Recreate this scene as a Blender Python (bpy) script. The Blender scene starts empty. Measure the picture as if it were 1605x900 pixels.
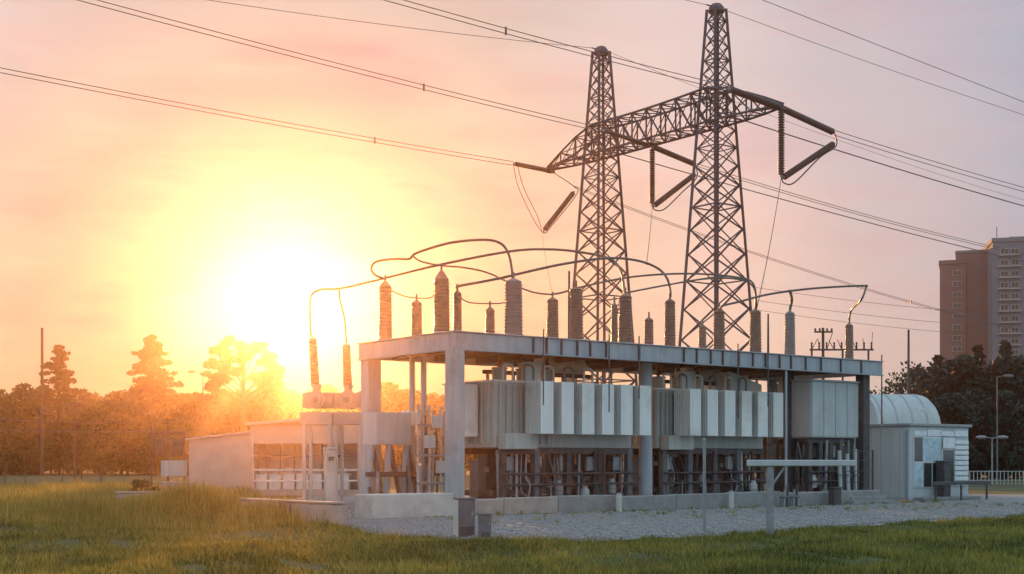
import bpy, bmesh, math, random
import numpy as np
from mathutils import Vector, Matrix, Quaternion
random.seed(7); np.random.seed(7)
R = math.radians; PI = math.pi
S = bpy.context.scene; C = S.collection

# ------------------------------------------------------------------ camera, sky, sun, exposure
F = 2100.0; CX = 802.5; HZ = 722.0; EYE = 2.0          # lens in photo pixels, horizon row, eye height (m)
cam = bpy.data.cameras.new('camera'); co = bpy.data.objects.new('camera', cam); C.objects.link(co)
co.location = (0, 0, EYE); co.rotation_euler = (PI/2, 0, 0)
cam.sensor_width = 36; cam.lens = 36*F/1605; cam.shift_y = (HZ-450)/1605
cam.clip_end = 6000; cam.clip_start = .1
S.camera = co
SUN_EL = R(6.4); SUN_AZ = R(-9.4)                       # azimuth measured from +Y to +X
sdir = Vector((math.sin(SUN_AZ)*math.cos(SUN_EL), math.cos(SUN_AZ)*math.cos(SUN_EL), math.sin(SUN_EL)))
sl = bpy.data.lights.new('sun', 'SUN'); sl.energy = 5.0; sl.angle = R(.6); sl.color = (1, .42, .13)
so = bpy.data.objects.new('sun', sl); C.objects.link(so); so.rotation_euler = sdir.to_track_quat('Z', 'Y').to_euler()
so.location = (0, 0, 90)
S.view_settings.view_transform = 'Standard'; S.view_settings.look = 'None'
S.view_settings.exposure = 0.0; S.view_settings.gamma = 1; S.view_settings.use_curve_mapping = False

def srgb(r, g, b):
    f = lambda c: c/12.92 if c <= .04045 else ((c+.055)/1.055)**2.4
    return (f(r/255), f(g/255), f(b/255), 1)
W_ = bpy.data.worlds.new('World'); S.world = W_; W_.use_nodes = True
nt = W_.node_tree; N = nt.nodes; L = nt.links
for n in list(N): N.remove(n)
def nd(tree, t, **k):
    n = tree.nodes.new(t)
    for a, b in k.items():
        if a in n.inputs: n.inputs[a].default_value = b
        else: setattr(n, a, b)
    return n
def mth(tree, op, a, b=None, c=None):
    n = tree.nodes.new('ShaderNodeMath'); n.operation = op
    for i, v in enumerate((a, b, c)):
        if v is None: continue
        if isinstance(v, (int, float)): n.inputs[i].default_value = v
        else: tree.links.new(v, n.inputs[i])
    return n.outputs[0]
tc = nd(nt, 'ShaderNodeTexCoord')
nrm = nd(nt, 'ShaderNodeVectorMath', operation='NORMALIZE'); L.new(tc.outputs['Generated'], nrm.inputs[0])
dt = nd(nt, 'ShaderNodeVectorMath', operation='DOT_PRODUCT'); L.new(nrm.outputs[0], dt.inputs[0]); dt.inputs[1].default_value = sdir
ang = mth(nt, 'ARCCOSINE', mth(nt, 'MINIMUM', dt.outputs['Value'], .99999))
sx = nd(nt, 'ShaderNodeSeparateXYZ'); L.new(nrm.outputs[0], sx.inputs[0])
# streaky high cloud bends the gradient a little
mp = nd(nt, 'ShaderNodeMapping'); mp.inputs['Scale'].default_value = (2.2, 1.2, 11); mp.inputs['Rotation'].default_value = (0, R(7), 0)
L.new(nrm.outputs[0], mp.inputs[0])
nz = nd(nt, 'ShaderNodeTexNoise', Scale=1.6, Detail=5.0, Roughness=.55); L.new(mp.outputs[0], nz.inputs['Vector'])
cl = mth(nt, 'SUBTRACT', nz.outputs['Fac'], .5)
a2 = mth(nt, 'MULTIPLY_ADD', cl, .17, ang)
t01 = mth(nt, 'DIVIDE', a2, R(60))
cr = nd(nt, 'ShaderNodeValToRGB'); cr.color_ramp.interpolation = 'EASE'
stops = [(0, (.6, .6, .7)), (2.5, (.40, .40, .58)), (5, (.24, .12, .38)), (9, (.36, .33, .42)), (12.5, (.52, .51, .50)), (18.5, (.70, .61, .63)),
         (25, (.57, .53, .60)), (33, (.41, .45, .58)), (48, (.45, .59, .70)), (60, (.53, .73, .86))]
el = cr.color_ramp.elements
while len(el) < len(stops): el.new(.5)
for e, (d, c) in zip(el, stops): e.position = d/60; e.color = (*c, 1)
L.new(t01, cr.inputs[0])
# aureole round the sun (much brighter than white)
au = mth(nt, 'MULTIPLY', mth(nt, 'EXPONENT', mth(nt, 'MULTIPLY', ang, -45)), .6)
auc = nd(nt, 'ShaderNodeMixRGB', blend_type='ADD'); auc.inputs[0].default_value = 1
aum = nd(nt, 'ShaderNodeMixRGB', blend_type='MULTIPLY'); aum.inputs[0].default_value = 1; aum.inputs[1].default_value = (1, .9, .75, 1)
L.new(au, aum.inputs[2])
L.new(cr.outputs[0], auc.inputs[1]); L.new(aum.outputs[0], auc.inputs[2])
nz2 = nd(nt, 'ShaderNodeTexNoise', Scale=3.4, Detail=6.0, Roughness=.6); L.new(mp.outputs[0], nz2.inputs['Vector'])
stk = nd(nt, 'ShaderNodeMixRGB', blend_type='MULTIPLY'); L.new(auc.outputs[0], stk.inputs[1]); stk.inputs[2].default_value = (1.03, .90, .92, 1)
rs2 = nd(nt, 'ShaderNodeValToRGB'); rs2.color_ramp.elements[0].position = .45; rs2.color_ramp.elements[1].position = .68; L.new(nz2.outputs['Fac'], rs2.inputs[0])
L.new(rs2.outputs[0], stk.inputs[0])
low = mth(nt, 'MULTIPLY', mth(nt, 'EXPONENT', mth(nt, 'MULTIPLY', mth(nt, 'ABSOLUTE', sx.outputs[2]), -6.5)), mth(nt, 'EXPONENT', mth(nt, 'MULTIPLY', ang, -2.2)))
gld = nd(nt, 'ShaderNodeMixRGB', blend_type='MULTIPLY'); L.new(low, gld.inputs[0]); L.new(stk.outputs[0], gld.inputs[1]); gld.inputs[2].default_value = (1.2, .74, .08, 1)
bg = nd(nt, 'ShaderNodeBackground'); L.new(gld.outputs[0], bg.inputs[0]); bg.inputs[1].default_value = 1.0
sky = nd(nt, 'ShaderNodeTexSky', sky_type='NISHITA'); sky.sun_disc = False
sky.sun_elevation = SUN_EL; sky.sun_rotation = SUN_AZ; sky.dust_density = 2.0
bg2 = nd(nt, 'ShaderNodeBackground'); L.new(sky.outputs[0], bg2.inputs[0]); bg2.inputs[1].default_value = .004
ad = nd(nt, 'ShaderNodeAddShader'); L.new(bg.outputs[0], ad.inputs[0]); L.new(bg2.outputs[0], ad.inputs[1])
wo = nd(nt, 'ShaderNodeOutputWorld'); L.new(ad.outputs[0], wo.inputs[0])

# ------------------------------------------------------------------ frame of the yard: u along the platform, v across it
ROT = R(37.4); cu, su = math.cos(ROT), math.sin(ROT); OX, OY = -2.17, 50.6
def W(u, v, z=0.0): return Vector((OX+cu*u-su*v, OY+su*u+cu*v, z))
def UV(x, y): return (cu*(x-OX)+su*(y-OY), -su*(x-OX)+cu*(y-OY))
def P(px, py, Y): return Vector(((px-CX)/F*Y, Y, EYE+(HZ-py)/F*Y))       # survey: photo bearing + distance -> metres
def GX(px, py):                                                          # the same for a point on level ground
    Y = EYE*F/(py-HZ); return Vector(((px-CX)/F*Y, Y, 0))
def u_at(px, v):
    k = (px-CX)/F; return (k*(OY+cu*v)-OX+su*v)/(cu-k*su)
def v_at(px, u):
    k = (px-CX)/F; return (OX+cu*u-k*(OY+su*u))/(su+k*cu)
def z_at(py, u, v): return EYE+(HZ-py)/F*(OY+su*u+cu*v)

# ------------------------------------------------------------------ materials
MATS = {}
def mat(name, col, rough=.6, metal=0.0, var=.25, scale=3.0, bump=.15, bscale=None, col2=None, dirt=None, transl=0.0, spec=None, streak=False, island=0.0):
    m = bpy.data.materials.new(name); m.use_nodes = True; t = m.node_tree; b = t.nodes['Principled BSDF']
    tcn = t.nodes.new('ShaderNodeTexCoord'); g = t.nodes.new('ShaderNodeNewGeometry')
    n1 = nd(t, 'ShaderNodeTexNoise', Scale=scale, Detail=6.0, Roughness=.6)
    if streak:
        mpn = t.nodes.new('ShaderNodeMapping'); mpn.inputs['Scale'].default_value = (3, 3, .25)
        t.links.new(g.outputs['Position'], mpn.inputs[0]); t.links.new(mpn.outputs[0], n1.inputs['Vector'])
    else: t.links.new(g.outputs['Position'], n1.inputs['Vector'])
    rp = t.nodes.new('ShaderNodeValToRGB'); e = rp.color_ramp.elements
    c2 = col2 or tuple(min(1, c*(1+var)) for c in col)
    e[0].position = .3; e[0].color = (*[c*(1-var) if not col2 else c for c in col], 1); e[1].position = .7; e[1].color = (*c2, 1)
    fac = n1.outputs['Fac']
    if island: fac = mth(t, 'ADD', mth(t, 'MULTIPLY', fac, 1-island*.5), mth(t, 'MULTIPLY', mth(t, 'SUBTRACT', g.outputs['Random Per Island'], .3), island))
    t.links.new(fac, rp.inputs[0]); outc = rp.outputs[0]
    if dirt:
        n2 = nd(t, 'ShaderNodeTexNoise', Scale=scale*.35, Detail=8.0, Roughness=.7)
        t.links.new(g.outputs['Position'], n2.inputs['Vector'])
        r2 = t.nodes.new('ShaderNodeValToRGB'); r2.color_ramp.elements[0].position = .52; r2.color_ramp.elements[1].position = .72
        t.links.new(n2.outputs['Fac'], r2.inputs[0])
        mx = nd(t, 'ShaderNodeMixRGB'); mx.inputs[2].default_value = (*dirt, 1)
        t.links.new(mth(t, 'MULTIPLY', r2.outputs[0], .6), mx.inputs[0]); t.links.new(outc, mx.inputs[1]); outc = mx.outputs[0]
    t.links.new(outc, b.inputs['Base Color'])
    b.inputs['Roughness'].default_value = rough; b.inputs['Metallic'].default_value = metal
    if spec is not None: b.inputs['Specular IOR Level'].default_value = spec
    if bump:
        n3 = nd(t, 'ShaderNodeTexNoise', Scale=bscale or scale*6, Detail=4.0); t.links.new(g.outputs['Position'], n3.inputs['Vector'])
        bp = nd(t, 'ShaderNodeBump', Strength=bump, Distance=.03); t.links.new(n3.outputs['Fac'], bp.inputs['Height'])
        t.links.new(bp.outputs[0], b.inputs['Normal'])
    if transl:
        tr = t.nodes.new('ShaderNodeBsdfTranslucent'); t.links.new(outc, tr.inputs[0])
        ms = t.nodes.new('ShaderNodeMixShader'); ms.inputs[0].default_value = transl
        t.links.new(b.outputs[0], ms.inputs[1]); t.links.new(tr.outputs[0], ms.inputs[2])
        t.links.new(ms.outputs[0], t.nodes['Material Output'].inputs[0])
    MATS[name] = m; return m
mat('paint', (.80, .82, .80), .45, var=.08, scale=1.2, bump=.05, dirt=(.40, .36, .29), streak=True)
mat('tank_paint', (.44, .48, .46), .5, var=.14, scale=1.2, bump=.05, dirt=(.28, .27, .24), streak=True)
mat('paint_grey', (.50, .53, .54), .5, var=.12, scale=1.5, bump=.05, dirt=(.3, .29, .27), streak=True)
mat('deck_paint', (.37, .42, .46), .5, var=.16, scale=1.6, bump=.06, dirt=(.19, .17, .15), streak=True)
mat('galv', (.30, .31, .33), .5, metal=.5, var=.2, scale=5)
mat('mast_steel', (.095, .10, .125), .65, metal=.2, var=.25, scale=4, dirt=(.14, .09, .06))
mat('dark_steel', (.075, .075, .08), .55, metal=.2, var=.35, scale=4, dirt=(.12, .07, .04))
mat('brown_steel', (.095, .072, .062), .6, var=.4, scale=4, dirt=(.05, .04, .035))
mat('porcelain', (.27, .155, .11), .22, var=.2, scale=3, bump=0)
mat('porcelain_grey', (.30, .24, .22), .25, var=.15, scale=3, bump=0)
mat('alu', (.45, .45, .46), .4, metal=.6, var=.12, scale=4, bump=0)
mat('bus', (.16, .145, .13), .45, metal=.5, var=.15, scale=3, bump=0)
mat('wire', (.12, .11, .115), .5, metal=.4, var=.1, bump=0)
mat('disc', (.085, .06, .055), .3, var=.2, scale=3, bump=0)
mat('concrete', (.28, .285, .285), .85, var=.18, scale=2.5, bump=.5, bscale=30, dirt=(.2, .19, .17))
mat('concrete_light', (.56, .54, .51), .85, var=.12, scale=2.5, bump=.4, bscale=30, dirt=(.32, .29, .26))
mat('concrete_warm', (.42, .36, .32), .85, var=.18, scale=2.5, bump=.5, bscale=30, dirt=(.25, .2, .16))
mat('pedestal', (.13, .14, .155), .55, var=.2, scale=3, dirt=(.2, .19, .17))
mat('shed_wall', (.50, .55, .56), .6, var=.1, scale=.9, bump=.06, dirt=(.36, .36, .34), streak=True)
mat('shed_pink', (.52, .44, .40), .7, var=.12, scale=1, bump=.1, dirt=(.36, .3, .26))
mat('roof_sheet', (.33, .35, .37), .5, metal=.3, var=.15, scale=2)
mat('glass_far', (.05, .05, .055), .35, var=.3, scale=.3, bump=0)
mat('glass', (.03, .045, .05), .06, var=.2, scale=.6, bump=.03, bscale=2, spec=.9)
mat('sky_reflect_pane', (.42, .58, .66), .2, var=.35, scale=3.5, bump=.9, bscale=4)  # pale blue base colour paints the sky's reflection into glass panes
mat('sheeting', (.74, .79, .82), .25, var=.12, scale=2.5, bump=1.0, bscale=5)
mat('tower_pink', (.18, .115, .11), .8, var=.12, scale=.25, bump=0)
mat('tower_grey', (.16, .19, .23), .8, var=.1, scale=.25, bump=0)
mat('tower_light', (.44, .43, .44), .8, var=.1, scale=.25, bump=0)
mat('bark', (.075, .052, .036), .9, var=.35, scale=5)
mat('leaf_oak', (.035, .065, .015), .6, scale=.5, bump=0, col2=(.11, .13, .03), transl=.4, island=.5)
mat('leaf_pine', (.022, .045, .020), .6, scale=.5, bump=0, col2=(.065, .09, .03), transl=.25, island=.5)
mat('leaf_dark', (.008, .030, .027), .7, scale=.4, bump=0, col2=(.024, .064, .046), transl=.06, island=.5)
mat('grass', (.05, .082, .016), .55, scale=.28, bump=0, col2=(.46, .40, .085), transl=.5, island=.4)
mat('weed', (.18, .18, .035), .55, scale=.6, bump=0, col2=(.52, .42, .12), transl=.55, island=.7)
mat('soil', (.09, .085, .03), .95, scale=1.5, bump=1, bscale=9, col2=(.075, .105, .025))
mat('gravel', (.12, .12, .125), .9, scale=9, var=.0, bump=1.0, bscale=22, col2=(.42, .41, .42), dirt=(.16, .15, .135))
mat('stone', (.22, .215, .21), .85, scale=9, bump=0, col2=(.42, .41, .41))
mat('asphalt', (.055, .055, .058), .85, var=.25, scale=4, bump=.4)
mat('timber', (.11, .075, .05), .85, var=.3, scale=4)
mat('white_paint', (.74, .74, .73), .5, var=.08, scale=3, bump=.05, dirt=(.5, .46, .4))
M = MATS

# ------------------------------------------------------------------ helpers
class MB:
    def __init__(s): s.v = []; s.f = []
    def add(s, vs, fs):
        o = len(s.v); s.v += [tuple(x) for x in vs]; s.f += [tuple(i+o for i in f) for f in fs]; return s
    def box(s, x0, x1, y0, y1, z0, z1):
        return s.add([(x, y, z) for z in (z0, z1) for y in (y0, y1) for x in (x0, x1)],
                     [(0, 2, 3, 1), (4, 5, 7, 6), (0, 1, 5, 4), (2, 6, 7, 3), (0, 4, 6, 2), (1, 3, 7, 5)])
    def lathe(s, prof, n=16, axis=None, origin=(0, 0, 0)):
        q = axis.to_track_quat('Z', 'Y') if axis is not None else Quaternion()
        o = Vector(origin); vs = []
        for r, z in prof:
            for i in range(n): vs.append(o+q@Vector((r*math.cos(2*PI*i/n), r*math.sin(2*PI*i/n), z)))
        k = len(prof); fs = [(a*n+i, a*n+(i+1) % n, (a+1)*n+(i+1) % n, (a+1)*n+i) for a in range(k-1) for i in range(n)]
        fs += [tuple(range(n-1, -1, -1)), tuple((k-1)*n+i for i in range(n))]
        return s.add(vs, fs)
    def rod(s, a, b, r, n=8, r2=None):
        a = Vector(a); b = Vector(b); d = b-a
        return s.lathe([(r, 0), (r if r2 is None else r2, d.length)], n, d.normalized(), a)
    def tube(s, pts, r, n=8):
        pts = [Vector(p) for p in pts]; vs = []; fs = []; up = Vector((0, 0, 1))
        for i, p in enumerate(pts):
            d = (pts[min(i+1, len(pts)-1)]-pts[max(i-1, 0)]).normalized()
            x = d.cross(Vector((.31, -.95, .1))).normalized(); y = d.cross(x)
            for k in range(n): vs.append(p+r*(x*math.cos(2*PI*k/n)+y*math.sin(2*PI*k/n)))
        for i in range(len(pts)-1):
            for k in range(n): fs.append((i*n+k, i*n+(k+1) % n, (i+1)*n+(k+1) % n, (i+1)*n+k))
        fs += [tuple(range(n-1, -1, -1)), tuple((len(pts)-1)*n+k for k in range(n))]
        return s.add(vs, fs)
    def mesh(s, name, m, smooth=False):
        me = bpy.data.meshes.new(name); me.from_pydata(s.v, [], s.f); me.materials.append(M[m])
        if smooth:
            me.shade_smooth()
            try: me.set_sharp_from_angle(angle=R(40))
            except Exception: pass
        return me
    def build(s, name, m, parent=None, loc=(0, 0, 0), rz=0, smooth=False):
        return put(name, s.mesh(name, m, smooth), parent, loc, rz)
def put(name, me, parent=None, loc=(0, 0, 0), rz=0):
    o = bpy.data.objects.new(name, me); C.objects.link(o); o.location = loc
    if rz: o.rotation_euler = (0, 0, rz)
    if parent: o.parent = parent
    return o
def tag(o, label, cat, group=None):
    o['label'] = label; o['category'] = cat
    if group: o['group'] = group
    return o
def thing(name, label, cat, loc=(0, 0, 0), rz=0.0, group=None):
    o = bpy.data.objects.new(name, None); C.objects.link(o); o.location = loc; o.rotation_euler = (0, 0, rz)
    o.empty_display_size = .3
    return tag(o, label, cat, group)
def struct(o): o['kind'] = 'structure'; return o
def stuff(o, label=None, cat=None):
    o['kind'] = 'stuff'
    if label: tag(o, label, cat)
    return o
_bc = {}
def box_mesh(sx, sy, sz, m, bev=.02):
    k = (round(sx, 3), round(sy, 3), round(sz, 3), m, bev)
    if k not in _bc:
        bm = bmesh.new(); bmesh.ops.create_cube(bm, size=1)
        bmesh.ops.scale(bm, vec=(sx, sy, sz), verts=bm.verts)
        bb = min(bev, .22*min(sx, sy, sz))
        if bb > .003: bmesh.ops.bevel(bm, geom=bm.edges[:], offset=bb, segments=1, affect='EDGES')
        me = bpy.data.meshes.new('box'); bm.to_mesh(me); bm.free(); me.materials.append(M[m]); _bc[k] = me
    return _bc[k]
class TH:
    """a thing in the yard frame; parts are given in yard coordinates (u, v, z)"""
    def __init__(s, name, label, cat, u, v, z=0.0, group=None):
        s.o = thing(name, label, cat, W(u, v, z), ROT, group); s.b = Vector((u, v, z))
    def _p(s, part): return (part, s.b+part.location) if part else (s.o, s.b)
    def box(s, name, u0, u1, v0, v1, z0, z1, m, part=None, bev=.02):
        par, b = s._p(part)
        return put(name, box_mesh(abs(u1-u0), abs(v1-v0), abs(z1-z0), m, bev), par, Vector(((u0+u1)/2, (v0+v1)/2, (z0+z1)/2))-b)
    def rod(s, name, a, b_, r, m, part=None, n=10, r2=None):
        par, b = s._p(part); a = Vector(a); b_ = Vector(b_)
        return MB().rod((0, 0, 0), b_-a, r, n, r2).build(name, m, par, a-b, smooth=True)
    def lathe(s, name, prof, at, m, part=None, n=16, axis=None):
        par, b = s._p(part)
        return MB().lathe(prof, n, axis).build(name, m, par, Vector(at)-b, smooth=True)
    def tube(s, name, pts, r, m, part=None, n=8):
        par, b = s._p(part); p0 = Vector(pts[0])
        return MB().tube([Vector(p)-p0 for p in pts], r, n).build(name, m, par, p0-b, smooth=True)
    def mb(s, name, mbo, at, m, part=None, smooth=False):
        par, b = s._p(part); return mbo.build(name, m, par, Vector(at)-b, smooth=smooth)
def copy_tree(o, parent=None):
    c = o.copy(); C.objects.link(c); c.parent = parent
    for ch in list(o.children): copy_tree(ch, c)
    return c
def spline(pts, k=8):
    pts = [Vector(p) for p in pts]; out = []
    for i in range(len(pts)-1):
        p0 = pts[max(i-1, 0)]; p1 = pts[i]; p2 = pts[i+1]; p3 = pts[min(i+2, len(pts)-1)]
        for j in range(k):
            t = j/k
            out.append(.5*((2*p1)+(p2-p0)*t+(2*p0-5*p1+4*p2-p3)*t*t+(3*p1-p0-3*p2+p3)*t**3))
    return out+[pts[-1]]

# ------------------------------------------------------------------ ground
def lump(x, y): return (math.sin(x*.55+1.3)*math.sin(y*.42+.4)+.6*math.sin(x*1.3-y*.9)+.5*math.sin(y*1.1+.3*x))
edge = [GX(*p) for p in [(480, 782), (500, 800), (535, 826), (600, 838), (740, 847), (900, 848), (1060, 842), (1200, 834), (1400, 820), (1605, 808)]]
edge = [Vector((-22, 78, 0)), Vector((-14.5, 76, 0))]+edge+[Vector((36, 60, 0))]
ex = np.array([p.x for p in edge]); ey = np.array([p.y for p in edge])
def front_y(x):          # y of the grass/gravel border for x
    return float(np.interp(x, ex[2:], ey[2:]))
def in_gravel(x, y, m=0.0):
    if x < -11.6 or x > 40: return False
    return y > front_y(x)+m+.35*math.sin(x*2.1)+.25*math.sin(x*5.3+1) and y < 79
def gz(x, y):
    a = .10*lump(x, y)
    a *= min(1, max(0, (70-y)/20))
    g = min(1, max(0, (front_y(x)-y)/2.5)) if -12 < x < 40 else 1
    a *= g
    a += .5*math.exp(-((x+11.5)/3.6)**2-((y-45.5)/2.6)**2)
    return a-.03
xs = sorted(set([-3000, -1500, -700, -350, -200, -120, -80]+[i*.8 for i in range(-70, 71)]+[80, 120, 200, 350, 700, 1500, 3000]))
ys = sorted(set([-600, -200, -60, -20, 0, 8]+[14+i*.8 for i in range(0, 72)]+[80, 95, 120, 160, 220, 300, 420, 700, 1500, 3500]))
g = MB(); g.v = [(x, y, gz(x, y)) for y in ys for x in xs]; nx = len(xs)
g.f = [(j*nx+i, j*nx+i+1, (j+1)*nx+i+1, (j+1)*nx+i) for j in range(len(ys)-1) for i in range(nx-1)]
struct(g.build('ground', 'soil', smooth=True))
# gravel yard: one sheet with a wavering edge
gm = MB(); gx = np.linspace(-11.5, 34, 150)
rows = [[(x, front_y(x)+.35*math.sin(x*2.1)+.25*math.sin(x*5.3+1), -.012) for x in gx], [(x, front_y(x)+1.2, .012) for x in gx], [(x, max(79, front_y(x)+2), .012) for x in gx]]
gm.v = [p for r_ in rows for p in r_]; n_ = len(gx)
gm.f = [(j*n_+i, j*n_+i+1, (j+1)*n_+i+1, (j+1)*n_+i) for j in range(2) for i in range(n_-1)]
struct(gm.build('gravel_yard', 'gravel'))
struct(MB().box(24, 130, 104, 110, -.06, -.02).build('road', 'asphalt'))

# ------------------------------------------------------------------ the steel platform
DT = 6.85; FD = .62; PU = 25.6; PV = 6.85
p = TH('steel_platform', 'long raised steel platform on columns with grey deck edge, carrying the porcelain bushings', 'platform', 0, 0)
p.box('deck', .16, PU-.16, .16, PV-.16, DT-.16, DT-.03, 'deck_paint')
for nm, a in (('edge_beam', (-.12, PU, -.12, .16)), ('edge_beam', (-.12, PU, PV-.16, PV)), ('edge_beam', (-.12, .16, .165, PV-.165)), ('edge_beam', (PU-.16, PU, .165, PV-.165))):
    p.box(nm, *a, DT-FD, DT, 'deck_paint')
for nm, a in (('edge_flange', (-.2, PU+.06, -.2, .0)), ('edge_flange', (-.2, 0, .003, PV+.05))):
    p.box(nm, *a, DT+.003, DT+.05, 'deck_paint')
    p.box(nm, *a, DT-FD-.06, DT-FD-.003, 'deck_paint')
for px in (836, 857, 880, 905, 925, 950, 1002, 1072, 1092, 1114, 1133, 1158, 1180, 1200, 1222, 1240, 1263, 1287, 1318, 1350):
    u = u_at(px, -.15); p.box('stiffener', u-.035, u+.035, -.19, -.123, DT-FD+.002, DT-.003, 'dark_steel', bev=0)
for u in np.arange(1.5, PU-1, 2.2): p.box('cross_beam', u-.09, u+.09, .165, PV-.165, DT-FD+.05, DT-.163, 'brown_steel')
p.rod('corner_column', (.05, .05, 0), (.05, .05, DT-FD-.062), .37, 'deck_paint', n=28)
p.lathe('column_collar', [(.37, 0), (.40, .0), (.40, .03), (.37, .03)], (.05, .05, 3.15), 'deck_paint', n=28)
p.rod('column', (u_at(1012, 1.6), 1.6, 0), (u_at(1012, 1.6), 1.6, DT-FD+.04), .30, 'deck_paint', n=20)
p.box('column', PU-.95, PU-.45, .25, .75, 0, DT-FD+.04, 'dark_steel')
p.box('column', u_at(1236, 1.9)-.2, u_at(1236, 1.9)+.2, 1.7, 2.1, 0, DT-FD+.04, 'dark_steel')
p.box('column', -.08, .55, PV-.75, PV-.12, 0, DT-FD-.005, 'deck_paint')
for u in (9, 18, 25): p.box('column', u-.2, u+.2, PV-.6, PV-.2, 0, DT-FD-.005, 'dark_steel')
for (px, v) in ((646, 4.6), (664, 4.0), (1232, -.05)): 
    u = u_at(px, v); p.rod('drop_pipe', (u, v, .3), (u, v, DT-FD+.03), .12 if px < 1000 else .06, 'deck_paint')
# handrail stubs and conduit drops hanging over the edge
for px in (852, 955, 1002, 1157, 1204):
    u = u_at(px, -.28); p.rod('conduit', (u, -.27, 3.8+random.random()*1.2), (u, -.27, DT+.35), .028, 'dark_steel', n=6)

# ------------------------------------------------------------------ bushings standing on the deck
def bushing_meshes(h, r, pm):
    prof = [(r*.80, 0)]; n = max(8, int(h/.07)); 
    for i in range(n):
        z0 = h*i/n; dz = h/n; k = 1-.10*i/n; rr = r*(1.0 if i % 2 == 0 else .9)*k
        prof += [(r*.85*k, z0+.01), (rr, z0+dz*.45), (rr*.99, z0+dz*.60), (r*.85*k, z0+dz*.85)]
    prof.append((r*.68, h))
    return prof
PROTO = {}
def bushing(label, px, v, ytop, wpx, pm='porcelain', group=None, capk=1.0, u=None, zb=DT, rod_h=.25):
    u = u_at(px, v) if u is None else u
    zt = z_at(ytop, u, v); Y = W(u, v).y; r = wpx/2*Y/F
    h = zt-zb-.16-.18*capk; key = (round(h, 2), round(r, 2), pm, capk, rod_h)
    if key in PROTO: t = copy_tree(PROTO[key]); t.location = W(u, v, zb); tag(t, label, 'bushing', group); return t
    T_ = TH('porcelain_bushing', label, 'bushing', u, v, zb, group)
    T_.lathe('base_flange', [(r*1.05, 0), (r*1.05, .05), (r*.86, .06), (r*.86, .15)], (u, v, zb+.003), 'alu', n=20)
    T_.lathe('insulator_body', bushing_meshes(h, r, pm), (u, v, zb+.155), pm, n=20)
    cp = T_.lathe('cap', [(r*.80, 0), (r*.82, .04), (r*.6, .06*capk+.03), (r*.34, .14*capk), (r*.22, .17*capk)], (u, v, zb+.156+h), 'porcelain' if pm == 'porcelain' else 'galv', n=16)
    T_.rod('terminal', (u, v, zb+.15+h+.16*capk), (u, v, zb+.16+h+.17*capk+rod_h), .045, 'bus', cp)
    PROTO[key] = T_.o; return T_.o
GF = 'bushings along the front edge of the platform'; GB = 'bushings of the rear row on the platform'
FL = 'slim brown porcelain bushing in the row along the deck edge'
RL = 'short-looking bushing of the rear row, its foot hidden behind the deck edge'
bushing('stout brown bushing at the outer end of the deck, beside the looped busbar', 604, 5.9, 440, 24, capk=1.6)
bushing(RL, 653, 5.4, 470, 20, group=GB)
bushing('thick tall brown bushing with a domed cap, right over the round corner column', 692, 1.5, 424, 29, capk=2.2)
bushing('narrow brown bushing close against the thick domed bushing', 717, 1.3, 455, 16)
bushing(RL, 768, 5.4, 481, 18, group=GB)
bushing('widest bushing, pinkish grey, feeding the high arched busbar', 805, 1.0, 436, 32, 'porcelain_grey')
bushing(RL, 866, 4.8, 466, 22, group=GB)
bushing('brown bushing with a tall thin rod beside it, by the legs of the farther mast', 903, .9, 449, 25)
bushing('slim dark bushing tucked directly behind a stouter one at the farther mast', 963, 3.2, 474, 12)
bushing('stout brown bushing standing before the inner leg of the farther mast', 980, .8, 460, 25)
bushing(RL, 1017, 5.2, 497, 17, group=GB)
bushing('brown bushing where the doubled arched busbars come down between the masts', 1050, .8, 468, 20)
bushing(RL, 1101, 5.4, 508, 14, group=GB)
bushing('brown bushing set in front of the middle legs of the nearer mast', 1127, .8, 484, 21)
bushing('brown bushing receiving the wire dropped from the crossarm tip', 1184, .8, 484, 21)
bushing('blue-grey bushing halfway under the straight bent-ended busbar', 1238, .8, 487, 19, 'porcelain_grey')
bushing('small dark bushing at the far deck end under the kinked busbar', 1331, .9, 506, 15)
for px, v, y0, lab in ((892, 1.6, 425, 'thin upright rod standing on the deck beside a brown bushing'), (1204, 2.0, 492, 'thin bare post on the deck beyond the wire-fed bushing')):
    u = u_at(px, v); t = TH('upright_rod', lab, 'rod', u, v, DT)
    t.box('foot', u-.12, u+.12, v-.12, v+.12, DT-.02, DT+.03, 'galv'); t.rod('shaft', (u, v, DT+.03), (u, v, z_at(y0, u, v)), .06, 'dark_steel', r2=.04)

# ------------------------------------------------------------------ busbars
def busbar(label, pts, r=.055, name='busbar', k=7):
    w = [P(*q) for q in pts]; b = w[0].copy()
    o = MB().tube([q-b for q in spline(w, k)], r, 8).build(name, 'bus', None, b, smooth=True)
    return tag(o, label, 'busbar')
Yf = lambda px, v: W(u_at(px, v), v).y
b1 = busbar('longest busbar, climbing from the small tilted bushing over the deck to the farther mast',
   [(487, 527, 60), (486, 490, 60), (488, 464, 59.8), (503, 454, 59.6), (535, 452, 59.2), (600, 437, 58), (690, 415, 56), (800, 394, 57), (860, 391, 58.5), (907, 395, 59), (954, 405, 59), (973, 425, 58.3), (979, 460, 57.6)])
busbar('short curved tap dropping from the longest busbar to the second tilted bushing', [(532, 453, 59.2), (533, 470, 59.4), (540, 500, 60), (543, 538, 60)], .045)
y6 = Yf(805, 1.0); y1 = Yf(604, 5.9)
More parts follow.
